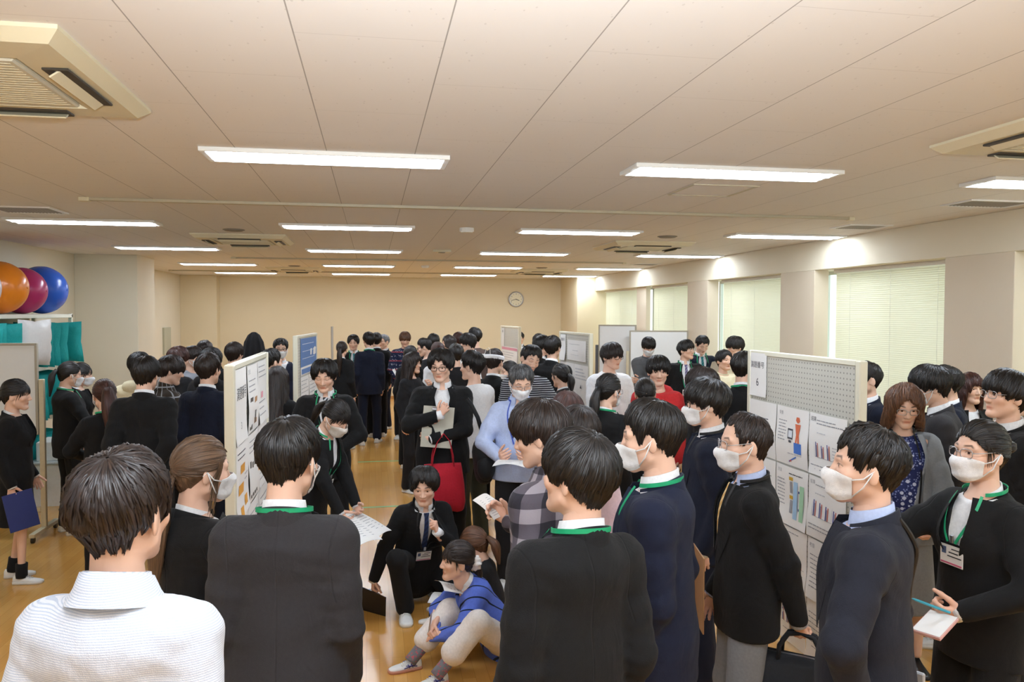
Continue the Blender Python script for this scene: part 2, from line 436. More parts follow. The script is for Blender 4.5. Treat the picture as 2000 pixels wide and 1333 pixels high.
HC = np.array([0, -0.012, 0.018])
HEM = {  # hairline height by angle from the front
 'short': [(0, .062), (35, .055), (55, .030), (66, -.012), (76, -.022), (84, .012), (100, .008), (112, -.026), (140, -.062), (180, -.078)],
 'fringe': [(0, .018), (30, .014), (52, .000), (66, -.026), (84, -.014), (104, -.018), (116, -.045), (145, -.078), (180, -.088)],
 'parted': [(0, .064), (14, .060), (34, .020), (55, .002), (68, -.030), (88, -.014), (104, -.020), (116, -.046), (145, -.076), (180, -.086)],
 'bowl': [(0, .010), (40, .004), (60, -.014), (80, -.026), (105, -.030), (140, -.072), (180, -.088)],
 'recede': [(0, .088), (30, .084), (48, .055), (64, .006), (76, -.020), (84, .014), (100, .006), (112, -.04), (140, -.085), (180, -.100)],
 'tied': [(0, .058), (30, .050), (52, .024), (68, .000), (80, .006), (95, .000), (108, -.026), (140, -.066), (180, -.086)],
 'tiedfringe': [(0, .022), (30, .014), (50, -.004), (62, -.03), (72, -.002), (95, .000), (108, -.026), (140, -.066), (180, -.086)],
 'long': [(0, .030), (25, .020), (42, -.02), (56, -.11), (75, -.20), (110, -.27), (180, -.30)],
 'longback': [(0, .040), (25, .030), (45, -.01), (58, -.10), (75, -.28), (110, -.40), (180, -.43)],
 'bob': [(0, .060), (16, .054), (32, .020), (46, -.05), (60, -.11), (80, -.145), (180, -.155)]}
def hair_geo(style, seed, lod, th=0.020, messy=1.0, locks=None, length=1.0, tail=None, bun=None, crown=None, wisp=0):
    """hair as a shell combed from the crown (or from the tie) to the hairline, with locks on top; returns V, F, UV"""
    rg = np.random.RandomState(seed); tied = style.startswith('tied')
    if crown is None: crown = 100 if tied else 22
    th = th*0.84
    if tied: th = min(th, 0.011)
    t_ = math.radians(crown); p0 = np.array([0, -math.sin(t_), math.cos(t_)]); e1 = np.array([1.0, 0, 0]); e2 = np.cross(p0, e1)
    nth, nt = {0: (128, 30), 1: (80, 22), 2: (44, 14)}[lod]
    th_ = np.linspace(0, 2*math.pi, nth, endpoint=False); ph = np.concatenate([[0.03], np.linspace(0.08, 2.75, 110)])
    hx, hy = zip(*HEM[style]); hem = lambda az: np.interp(np.degrees(np.abs(az)), hx, hy)
    rad = np.array([0.0745, 0.0945, 0.0905]); longh = style in ('long', 'longback', 'bob')
    zf = -0.10 if longh else -0.42
    ph1, ph2, ph3 = rg.uniform(0, 6.28, 3)
    paths = np.zeros((nth, nt, 3)); nrm = np.zeros_like(paths)
    rid = lambda T, f: np.sin(T*f+ph1)*0.5+np.sin(T*(f*1.63+0.0)+ph2)*0.5
    for i, T in enumerate(th_):
        D = np.cos(ph)[:, None]*p0+np.sin(ph)[:, None]*(math.cos(T)*e1+math.sin(T)*e2)
        rr = 1/np.sqrt(((D/rad)**2).sum(1)); P = HC+D*rr[:, None]
        az = np.arctan2(P[:, 0], P[:, 1]); hz = hem(az)
        jag = 0.010*messy*(rid(np.array(T), 9)+0.6*rid(np.array(T), 23))*(0.5 if tied else 1)
        if longh: hz = np.where(hz < -0.05, hz*length, hz)
        below = P[:, 2] < hz+jag
        if tied: below &= ph > 0.5
        e = int(np.argmax(below)) if below.any() else len(ph)-1
        fall = np.where((D[:, 2] < zf) & ((P[:, 1] < 0.03) | longh))[0]; fl = int(fall[0]) if len(fall) else len(ph)
        if fl < e or (longh and fl < len(ph) and hz[fl]+jag < P[fl, 2]):
            q = P[fl].copy(); path = list(P[:fl+1]); zend = float(hem(math.atan2(q[0], q[1])))
            if longh and zend < -0.05: zend *= length
            zend += jag*(2.0 if longh else 1); out = np.array([q[0], q[1]-HC[1]]); out /= np.linalg.norm(out)+1e-6
            k = 18
            for j in range(1, k+1):
                f = j/k; z = q[2]+(zend-q[2])*f; dz = q[2]-z
                if longh: off = 0.004*math.sin(3.1*f)+ (0.10*max(0, dz-0.06) if q[1] < 0 else 0.0)
                else: off = -0.40*dz
                path.append(np.array([q[0]+out[0]*off, q[1]+out[1]*off, z]))
            path = np.array(path)
        else: path = P[:max(e, 2)+1]
        s = np.concatenate([[0], np.cumsum(np.linalg.norm(np.diff(path, axis=0), axis=1))]); u = np.linspace(0, s[-1], nt)
        paths[i] = np.stack([np.interp(u, s, path[:, c]) for c in range(3)], 1)
    c0 = HC[None, None]+np.array([0, 0, 0]); nv = paths-c0; zz = np.clip(paths[..., 2:3], -0.05, 0.02); nv[..., 2:3] = np.where(paths[..., 2:3] < -0.02, 0.0, nv[..., 2:3])
    nrm = nv/(np.linalg.norm(nv, axis=2, keepdims=True)+1e-9)
    t = np.linspace(0, 1, nt)[None]; TT = th_[:, None]
    if tied: prof = th*(0.35+0.65*np.sin(np.clip(t, 0.0, 1)*math.pi*0.5+0.9))*np.clip(1.5-1.2*t**3, 0.3, 1)
    elif longh or style == 'bowl': prof = th*(0.75+0.35*np.sin(t*2.6))*np.ones_like(TT)
    elif style in ('fringe', 'parted'): prof = th*(0.8+0.45*np.sin(t*2.9))*np.clip(1.9-1.25*t**2, 0.6, 1)
    else: prof = th*(0.85+0.3*np.sin(t*2.4))*np.clip(1.25-1.0*t**2, 0.25, 1)
    az = np.arctan2(paths[..., 0], paths[..., 1]); back = np.clip((np.abs(az)-2.0)/1.0, 0, 1)
    if not (longh or tied): prof = prof*(1-0.35*back*t**3)
    wob = t*0.9*np.sin(3*TT+ph3)
    rdg = 0.0032*messy*(rid(TT+wob, 17)+0.8*rid(TT+wob*1.4, 41))*np.sin(np.clip(t*1.2, 0, 1)*math.pi*0.8)*(0.45 if tied else 1)
    if longh: rdg = rdg*1.3+0.004*np.sin(t*9+2*np.sin(TT*2))*(t > 0.5)
    outer = paths+nrm*(prof+rdg)[..., None]
    if style == 'parted': outer[..., 2] -= 0.010*np.exp(-(paths[..., 0]/0.010)**2)*(paths[..., 1] > 0.0)
    V = [outer.reshape(-1, 3)]; F = [[i*nt+j, ((i+1) % nth)*nt+j, ((i+1) % nth)*nt+j+1, i*nt+j+1] for i in range(nth) for j in range(nt-1)]
    UV = [np.stack([np.broadcast_to(TT/6.2832, (nth, nt)), np.broadcast_to(t, (nth, nt))], -1).reshape(-1, 2)]
    n = nth*nt
    inner = (paths[:, -1]-nrm[:, -1]*0.006); V.append(inner); UV.append(np.stack([th_/6.2832, np.ones(nth)], 1))
    F += [[i*nt+nt-1, ((i+1) % nth)*nt+nt-1, n+(i+1) % nth, n+i] for i in range(nth)]; n += nth
    if longh:    # inside of the falling hair, so it is not an open shell
        kk = nt//2; inn = (paths[:, kk:]-nrm[:, kk:]*0.004); m = nt-kk; V.append(inn.reshape(-1, 3)); UV.append(UV[0].reshape(nth, nt, 2)[:, kk:].reshape(-1, 2))
        F += [[n+i*m+j+1, n+((i+1) % nth)*m+j+1, n+((i+1) % nth)*m+j, n+i*m+j] for i in range(nth) for j in range(m-1)]; n += nth*m
    if locks is None: locks = {0: 380, 1: 150, 2: 30}[lod]
    if tied: locks = {0: 130, 1: 40, 2: 0}[lod]
    for _ in range(locks):   # loose locks lying on the shell
        i = rg.randint(nth); a = rg.uniform(0.05, 0.78); b = min(1.0, a+rg.uniform(0.25, 0.5)); ns = 6
        js = np.linspace(a, b, ns)*(nt-1); sw = rg.uniform(-1.5, 1.5)*messy
        pts = []
        for q, j in enumerate(js):
            ii = i+sw*(q/ns)**2; i0 = int(math.floor(ii)) % nth; i1 = (i0+1) % nth; fi = ii-math.floor(ii); j0 = int(j); j1 = min(j0+1, nt-1); fj = j-j0
            p = (outer[i0, j0]*(1-fj)+outer[i0, j1]*fj)*(1-fi)+(outer[i1, j0]*(1-fj)+outer[i1, j1]*fj)*fi
            nn = nrm[i0, j0]; pts.append(p+nn*(0.0012+0.0035*messy*math.sin(math.pi*q/ns)*rg.rand()))
        pts = np.array(pts); pts = np.vstack([pts, pts[-1]+(pts[-1]-pts[-2])*(rg.uniform(.3, 1.0)*(0.35 if tied else 1) if b > 0.95 else 0.3)-nn*0.003*rg.uniform(-.6, 1.2)])
        w = rg.uniform(0.0022, 0.0050)*(0.6 if tied else 1); tgv = pts[-1]-pts[0]; sd = np.cross(nn, tgv); sd /= np.linalg.norm(sd)+1e-9
        base = n
        for q, p in enumerate(pts):
            ww = w*(1-q/(len(pts)-1))**0.6*(0.5+0.5*min(1, q+0.4))
            V.append(np.array([p-sd*ww-nn*0.002, p+nn*0.0016, p+sd*ww-nn*0.002])); uu = (th_[i]/6.2832+0.0007*rg.rand()); UV.append(np.array([[uu, q/8], [uu+0.002, q/8], [uu+0.004, q/8]])); n += 3
        F += [[base+q*3+c, base+q*3+c+1, base+q*3+c+4, base+q*3+c+3] for q in range(len(pts)-1) for c in (0, 1)]
    if tied:   # loose strands over the forehead and before the ears
        fringe = style == 'tiedfringe'
        for _ in range({0: 110, 1: 55, 2: 24}[lod] if fringe else {0: 16+int(160*wisp), 1: 8, 2: 0}[lod]):
            a0 = rg.uniform(-1.15, 1.15) if fringe else rg.choice([-1, 1])*rg.uniform(.98, 1.22); side_ = abs(a0) > .85
            z0 = .095-.045*abs(a0); z1 = (rg.uniform(-.06, -.01)-wisp*rg.rand() if side_ else rg.uniform(.004, .024)-.02*abs(a0)); w = rg.uniform(.0016, .0034); base = n; ns = 7
            for q in range(ns):
                f = q/(ns-1); z = z0+(z1-z0)*f; a = a0*(1+.12*f)+.05*math.sin(3*f+a0*9); k_ = math.sqrt(max(.30, 1-((z-.018)/.0915)**2)); k_ = max(k_, .86 if z < .05 else 0)
                rx, ry = (.0745+.009)*k_, (.0945+.008)*k_; p = np.array([rx*math.sin(a), -.012+ry*math.cos(a), z]); o = np.array([math.sin(a), math.cos(a), .15]); sd = np.array([math.cos(a), -math.sin(a), 0]); ww = w*(1-f)**.55+.0003
                V.append(np.array([p-sd*ww, p+o*.0022, p+sd*ww])); UV.append(np.array([[a/6.28, f], [a/6.28+.003, f], [a/6.28+.006, f]])); n += 3
            F += [[base+q*3+c, base+q*3+c+1, base+q*3+c+4, base+q*3+c+3] for q in range(ns-1) for c in (0, 1)]
    def tube(P, r, nn_=18, amp=0.10, fr=7):
        nonlocal n
        P = np.array(P); tg = np.gradient(P, axis=0); tg /= np.linalg.norm(tg, axis=1)[:, None]
        base = n; k = len(P)
        for q in range(k):
            u = np.cross(tg[q], [1, 0.02, 0]); u /= np.linalg.norm(u); v = np.cross(tg[q], u)
            w = np.linspace(0, 2*math.pi, nn_, endpoint=False); rr = r[q]*(1+amp*np.sin(fr*w+ph1+q*0.25)+amp*0.6*np.sin((fr*2-1)*w+ph2))
            V.append(P[q]+rr[:, None]*(np.cos(w)[:, None]*u*0.75+np.sin(w)[:, None]*v)); UV.append(np.stack([w/6.28*0.5, np.full(nn_, q/k*1.5)], 1)); n += nn_
        F.extend([[base+q*nn_+c, base+q*nn_+(c+1) % nn_, base+(q+1)*nn_+(c+1) % nn_, base+(q+1)*nn_+c] for q in range(k-1) for c in range(nn_)])
        F.append([base+c for c in range(nn_)][::-1]); F.append([base+(k-1)*nn_+c for c in range(nn_)])
    if tail:   # (height of the tie, length, thickness)
        z0, ln, r0 = tail; y0 = HC[1]-0.092*math.sqrt(max(0.05, 1-((z0-HC[2])/0.11)**2))
        s = np.linspace(0, 1, 14)
        P = [(0.01*math.sin(3*q), y0-0.004-0.055*math.sin(min(1, q*3.2)*1.57)+0.018*q, z0+0.012*math.sin(min(1, q*6)*3.14)-ln*max(0, q-0.06)**1.0) for q in s]
        r = [r0*(0.42+0.75*math.sin(min(1, q*2.6)*1.57))*(1-0.80*max(0, q-0.45)/0.55)+0.0015 for q in s]
        tube(P, r)
    if bun:
        z0, r0 = bun; y0 = HC[1]-0.095*math.sqrt(max(0.05, 1-((z0-HC[2])/0.11)**2))-r0*0.55
        nb = 16
        P = [(0, y0+r0*0.9*math.cos(q), z0+0*q) for q in np.linspace(0.05, 3.09, nb)]
        tube(P, [max(0.002, r0*math.sin(q)) for q in np.linspace(0.05, 3.09, nb)], 20, 0.07, 5)
    return np.concatenate(V), F, np.concatenate(UV)
# ------------------------------------------------------------------ cloth
def cloth(name, c, rough=0.85, pattern=None, sheen=0.03, weave=0.12):
    """woven cloth: fine weave bump, faint mottling, soft folds; pattern adds stripes or checks that belong to the cloth"""
    if name in MATS: return MATS[name]
    m, nt, b = nodemat(name); col = lin(c); tc = N(nt, 'ShaderNodeTexCoord')
    nz = N(nt, 'ShaderNodeTexNoise'); nz.inputs['Scale'].default_value = 90; nz.inputs['Detail'].default_value = 3
    L(nt, tc.outputs['Object'], nz.inputs['Vector'])
    out = mixrgb(nt, nz.outputs['Fac'], [x*0.85 for x in col], [min(1, x*1.15) for x in col])
    if pattern:
        sx = N(nt, 'ShaderNodeSeparateXYZ'); L(nt, tc.outputs['Object'], sx.inputs[0])
        def band(sock, per, duty, ph=0.0): return mathn(nt, 'LESS_THAN', mathn(nt, 'FRACT', mathn(nt, 'ADD', mathn(nt, 'DIVIDE', sock, per), 50+ph)), duty)
        kind = pattern[0]
        if kind == 'stripes':     # ('stripes', axis, period, duty, colour)
            ax = pattern[1]
            src = sx.outputs[ax] if isinstance(ax, int) else mathn(nt, 'ADD', mathn(nt, 'MULTIPLY', sx.outputs[0], ax[0]), mathn(nt, 'ADD', mathn(nt, 'MULTIPLY', sx.outputs[1], ax[1]), mathn(nt, 'MULTIPLY', sx.outputs[2], ax[2])))
            out = mixrgb(nt, band(src, pattern[2], pattern[3]), out, lin(pattern[4]))
        elif kind == 'check':     # ('check', period, colour a, colour b)
            a = band(mathn(nt, 'MULTIPLY', mathn(nt, 'ARCTAN2', sx.outputs[0], mathn(nt, 'ADD', sx.outputs[1], .03)), .16), pattern[1], 0.5); q = band(sx.outputs[2], pattern[1], 0.5)
            f = mathn(nt, 'MULTIPLY', mathn(nt, 'ADD', a, q), 0.5)
            r = N(nt, 'ShaderNodeValToRGB'); r.color_ramp.interpolation = 'CONSTANT'; e = r.color_ramp.elements
            e[0].color = (*lin(pattern[2]), 1); e[1].position = 0.75; e[1].color = (*lin(pattern[3]), 1); k = e.new(0.25); k.color = (*col, 1)
            L(nt, f, r.inputs[0]); out = mixrgb(nt, 0.12, r.outputs[0], out)
        elif kind == 'tartan':
            a = band(mathn(nt, 'MULTIPLY', mathn(nt, 'ARCTAN2', sx.outputs[0], mathn(nt, 'ADD', sx.outputs[1], .03)), .16), 0.075, 0.14); q = band(sx.outputs[2], 0.075, 0.14)
            out = mixrgb(nt, mathn(nt, 'MULTIPLY', mathn(nt, 'MAXIMUM', a, q), 0.8), out, lin(pattern[1]))
        elif kind == 'flecks':
            vo = N(nt, 'ShaderNodeTexVoronoi'); vo.inputs['Scale'].default_value = 70; L(nt, tc.outputs['Object'], vo.inputs['Vector'])
            out = mixrgb(nt, mathn(nt, 'LESS_THAN', vo.outputs['Distance'], 0.34), out, lin(pattern[1]))
            v2 = N(nt, 'ShaderNodeTexVoronoi'); v2.inputs['Scale'].default_value = 30; L(nt, tc.outputs['Object'], v2.inputs['Vector'])
            out = mixrgb(nt, mathn(nt, 'LESS_THAN', v2.outputs['Distance'], 0.30), out, lin(pattern[2]))
        elif kind == 'figured':   # repeated small light figures in rows
            a = mathn(nt, 'MULTIPLY', band(mathn(nt, 'ADD', sx.outputs[0], sx.outputs[1]), 0.045, 0.6), band(sx.outputs[2], 0.07, 0.5)); v2 = N(nt, 'ShaderNodeTexVoronoi'); v2.inputs['Scale'].default_value = 60
            L(nt, tc.outputs['Object'], v2.inputs['Vector']); out = mixrgb(nt, mathn(nt, 'MULTIPLY', a, mathn(nt, 'LESS_THAN', v2.outputs['Distance'], 0.4)), out, lin(pattern[1]))
            out = mixrgb(nt, mathn(nt, 'MULTIPLY', band(sx.outputs[2], 0.14, 0.12), 0.8), out, lin(pattern[2]))
    L(nt, out, b.inputs['Base Color']); b.inputs['Roughness'].default_value = rough
    b.inputs['Sheen Weight'].default_value = sheen; b.inputs['Sheen Roughness'].default_value = 0.6; b.inputs['Specular IOR Level'].default_value = 0.25
    n2 = N(nt, 'ShaderNodeTexNoise'); n2.inputs['Scale'].default_value = 420; n3 = N(nt, 'ShaderNodeTexNoise'); n3.inputs['Scale'].default_value = 9; n3.inputs['Detail'].default_value = 3; n3.inputs['Distortion'].default_value = 0.8
    mp = N(nt, 'ShaderNodeMapping'); mp.inputs['Scale'].default_value = (1, 1, 0.6); L(nt, tc.outputs['Object'], mp.inputs[0]); L(nt, mp.outputs[0], n3.inputs['Vector']); L(nt, tc.outputs['Object'], n2.inputs['Vector'])
    seam = None
    if 'suit' in name or 'navy' in name or 'slate' in name:
        s3 = N(nt, 'ShaderNodeSeparateXYZ'); L(nt, tc.outputs['Object'], s3.inputs[0]); ax3 = mathn(nt, 'ABSOLUTE', s3.outputs[0])
        ln = lambda v, w_: mathn(nt, 'MAXIMUM', mathn(nt, 'SUBTRACT', 1.0, mathn(nt, 'DIVIDE', mathn(nt, 'ABSOLUTE', v), w_)), 0.0)
        back = mathn(nt, 'LESS_THAN', s3.outputs[1], 0.0)
        seam = mathn(nt, 'ADD', mathn(nt, 'MULTIPLY', ln(s3.outputs[0], .004), back), mathn(nt, 'MULTIPLY', ln(mathn(nt, 'SUBTRACT', ax3, mathn(nt, 'ADD', .150, mathn(nt, 'MULTIPLY', mathn(nt, 'POWER', mathn(nt, 'ABSOLUTE', mathn(nt, 'SUBTRACT', s3.outputs[2], 1.30)), 2.0), 1.2))), .004), mathn(nt, 'GREATER_THAN', s3.outputs[2], 1.18)))
    hgt = mathn(nt, 'ADD', mathn(nt, 'MULTIPLY', n2.outputs['Fac'], 0.10), mathn(nt, 'MULTIPLY', n3.outputs['Fac'], 1.0))
    if seam is not None: hgt = mathn(nt, 'SUBTRACT', hgt, mathn(nt, 'MULTIPLY', seam, 0.22))
    bp = N(nt, 'ShaderNodeBump'); bp.inputs['Strength'].default_value = 0.55; bp.inputs['Distance'].default_value = 0.02
    L(nt, hgt, bp.inputs['Height']); L(nt, bp.outputs[0], b.inputs['Normal'])
    MATS[name] = m; return m
CL = dict(
 black=cloth('black_suit_wool', '#111112'), charcoal=cloth('charcoal_suit_wool', '#302e30'), navy=cloth('navy_suit_wool', '#1a2036'), dnavy=cloth('dark_navy_wool', '#14192a'), slate=cloth('slate_navy_jersey', '#1d1f29'),
 white=cloth('white_shirt_cotton', '#f0f0f2', 0.8), cream=cloth('cream_knit', '#eadfbd'), ltblue=cloth('pale_blue_shirt_cotton', '#b9c6e6'), pink=cloth('pale_pink_cotton', '#e8c9cd'), stripe=cloth('fine_striped_shirt_cotton', '#e4e7ee', 0.8, ('stripes', 2, 0.0046, 0.40, '#c3ccdb')),
 plaid=cloth('grey_plaid_flannel', '#5b555e', 0.9, ('check', 0.10, '#24232b', '#a79fa6')), tartan=cloth('brown_tartan_flannel', '#332a20', 0.9, ('tartan', '#a5a9ae')), grey=cloth('grey_jersey', '#5a5a5c'), ltgrey=cloth('light_grey_fleece', '#a9adb6'), mgrey=cloth('mid_grey_tweed', '#85888c'), skirt=cloth('grey_skirt_wool', '#7d7c7b'), gtrous=cloth('grey_trouser_wool', '#83858a'),
 red=cloth('red_fleece', '#d03335'), royal=cloth('blue_knit_with_dark_stripes', '#5a72cc', 0.9, ('stripes', (0.75, -0.35, 0.85), 0.085, 0.12, '#101c30')), flecks=cloth('navy_blouse_with_white_flecks', '#232c5c', 0.8, ('flecks', '#7b86b2', '#c4cbe0')), bstripe=cloth('black_and_white_striped_jersey', '#2b2c33', 0.9, ('stripes', 2, 0.019, 0.26, '#d4d6da')),
 figured=cloth('navy_figured_knit', '#222a48', 0.9, ('figured', '#c9ccd6', '#b4474f')), olive=cloth('olive_cotton_twill', '#3b3a2a'), brown=cloth('taupe_jersey', '#5a4a44'), dark=cloth('black_cotton', '#1b1a1c'), vest=cloth('navy_vest_wool', '#1c2033'), ivory=cloth('ivory_pleated_satin', '#efe8e2', 0.6), teal=cloth('teal_nylon', '#1c9c98', 0.5), sockg=cloth('grey_sock_knit', '#75757a', 0.9, ('flecks', '#c05a63', '#75757a')), sockb=cloth('black_sock_knit', '#141416'), mint=cloth('pale_mint_cotton', '#d5e6dc'))
GREEN = mat('green_lanyard_ribbon', '#17a06c', 0.5, bump=0.1); BLUEL = mat('blue_lanyard_cord', '#3b57b8', 0.5); BLACKL = mat('black_lanyard_cord', '#18181a', 0.5); BLACKP = mat('black_plastic', '#141415', 0.35); WHITEP = mat('white_plastic', '#eceae4', 0.35)
MASKM = cloth('white_mask_fabric', '#f2f3f5', 0.8); IVM = cloth('ivory_mask_fabric', '#ded6cc', 0.8); PAPER = mat('white_paper', '#f2f0ec', 0.7, var=0.02); INK = mat('black_ink', '#25252a', 0.7); SILVER = mat('silver_metal', '#b9b9bd', 0.3, 0.9); PINKI = mat('pink_print', '#d3688b', 0.6); FOTO = mat('photo_print', '#4d5a78', 0.5)
SHOEW = mat('white_shoe_leather', '#e6e5e1', 0.5, bump=0.1); SOLEW = mat('white_rubber_sole', '#d9d6cf', 0.6); SHOEB = mat('black_shoe_leather', '#121213', 0.3); SOLEB = mat('black_rubber_sole', '#0d0d0e', 0.6); SOLEP = mat('salmon_rubber_sole', '#c98f7c', 0.6); LOGO = mat('indigo_shoe_stripe', '#2c2f86', 0.5); LACE = mat('white_shoe_lace', '#f2f1ed', 0.7)
TIES = {}
def tie_mat(kind):
    if kind not in TIES:
        a, b = {'stripe': ('#1d2026', '#c9ccd0'), 'yellow': ('#d8a95c', '#f0d49a'), 'purple': ('#5b5275', '#8d88a8'), 'dark': ('#26314f', '#31406a'), 'teal': ('#24636a', '#3a8a90'), 'lilac': ('#b7b4c9', '#9895b3'), 'black': ('#17171a', '#2a2b31')}[kind]
        TIES[kind] = cloth('necktie_silk_'+kind, a, 0.5, ('stripes', (0.7, 0.0, 0.7), 0.026, 0.42, b))
    return TIES[kind]
SHOES = {}
def shoe_geo(kind):
    """right shoe, ankle joint above the origin, toe along +Y; the sole stands on z = 0"""
    if kind in SHOES: return SHOES[kind]
    mb = MB(); st = [(-.070, .024, .070), (-.060, .032, .088), (-.035, .037, .094), (.0, .038, .086), (.035, .040, .070), (.075, .045, .056), (.115, .047, .048), (.150, .042, .042), (.172, .030, .036), (.182, .014, .026)]
    if kind in ('dress', 'loafer'): st = [(y*1.03, w*0.88, h*(0.86 if kind == 'dress' else 0.70)) for y, w, h in st]
    up = {'dress': SHOEB, 'loafer': SHOEB}.get(kind, SHOEW); so = {'dress': SOLEB, 'loafer': SOLEB, 'court': SOLEP}.get(kind, SOLEW); sh = 0.024 if kind not in ('dress', 'loafer') else 0.014
    n = 16; rings = []; sol = []
    for y, w, hh in st:
        cx = 0.006*math.sin(max(0, y)*12); r = []
        for k in range(n):
            a = 2*math.pi*k/n; c, s = math.cos(a), math.sin(a)
            r.append((cx+w*np.sign(c)*abs(c)**0.75, y, sh*0.8+(hh-sh)*max(0, s)**0.8 if s > 0 else sh*0.8*(1+s*0.2)))
        rings.append(r)
        sol.append([(cx+(w+0.004)*q, y*1.02, z) for q, z in ((-1, 0), (-1, sh), (1, sh), (1, 0))])
    mb.loft(rings, up, caps=True); mb.loft(sol, so, caps=True)
    if kind not in ('dress', 'loafer'):
        for i, y in enumerate((0.030, 0.048, 0.066, 0.084)):
            hh = np.interp(y, [q[0] for q in st], [q[2] for q in st]); mb.tube([(-0.026, y, hh-0.008), (-0.012, y+.006, hh+0.002), (0.014, y-.004, hh+0.002), (0.03, y+.002, hh-0.008)], 0.003, LACE, 5)
    if kind == 'court':
        for s in (-1, 1):
            for (y0, z0, y1, z1) in ((-.03, .034, .06, .052), (-.02, .048, .075, .034), (.005, .03, .02, .062), (.03, .03, .045, .06)):
                w0 = np.interp(y0, [q[0] for q in st], [q[1] for q in st]); w1 = np.interp(y1, [q[0] for q in st], [q[1] for q in st])
                mb.tube([(s*(w0-0.001), y0, z0), (s*(0.5*(w0+w1)), .5*(y0+y1), .5*(z0+z1)), (s*(w1-0.001), y1, z1)], 0.0034, LOGO, 5)
    V = np.concatenate(mb.V); SHOES[kind] = (V, mb.F, mb.mats, mb.M); return SHOES[kind]

# ------------------------------------------------------------------ the person builder
ARMS = {  # wrist (from the torso frame, right side), elbow pole, finger direction, palm normal, hand pose
 'down': ((.192, .02, .868), (.15, -1, .1), (0.02, .10, -1), (-1, .1, 0), 'relax'),
 'loose': ((.178, .10, .88), (.18, -1, 0), (-.1, .35, -1), (-1, .2, 0), 'relax'),
 'back': ((.075, -.175, .905), (1, -.35, .1), (-.75, -.10, -.60), (0, -1, .1), 'relax'),
 'front': ((.085, .185, .93), (1, -.3, 0), (-.85, .35, -.35), (0, -.8, -.4), 'grip'),
 'hold': ((.115, .27, 1.05), (1, -.6, -.2), (-.45, .85, .25), (-.9, -.2, .5), 'pinch'),
 'hold_low': ((.15, .20, .92), (1, -.7, 0), (-.35, .8, -.5), (-.9, 0, .2), 'pinch'),
 'read': ((.10, .30, 1.18), (1, -.5, -.3), (-.45, .80, .45), (-.7, -.2, .6), 'pinch'),
 'crossed': ((-.13, .175, 1.14), (1, .1, -.3), (-1, .12, .10), (0, -1, 0), 'relax'),
 'crossed2': ((-.10, .20, 1.10), (1, .1, -.3), (-1, .0, .25), (0, -1, 0), 'relax'),
 'chin': ((.055, .235, 1.36), (.7, .1, -1), (-.35, -.25, .85), (-.7, -.5, 0), 'fist'),
 'hip': ((.185, -.05, 1.00), (1, -.35, .1), (-.55, -.55, -.35), (-.3, .3, -.9), 'relax'),
 'carry': ((.22, .03, .865), (.4, -1, .1), (0, .15, -1), (-1, 0, 0), 'fist')}
def ik(S, W, l1, l2, pole):
    d = W-S; D = np.linalg.norm(d); mx = (l1+l2)*0.995
    if D > mx: W = S+d/D*mx; d = W-S; D = mx
    D = max(D, abs(l1-l2)*1.05+1e-4); u = d/np.linalg.norm(d); a = (l1*l1-l2*l2+D*D)/(2*D); h = math.sqrt(max(l1*l1-a*a, 0))
    p = np.asarray(pole, float); p = p-u*(p @ u); p /= np.linalg.norm(p)+1e-9
    return S+u*a+p*h, W
PEOPLE = []
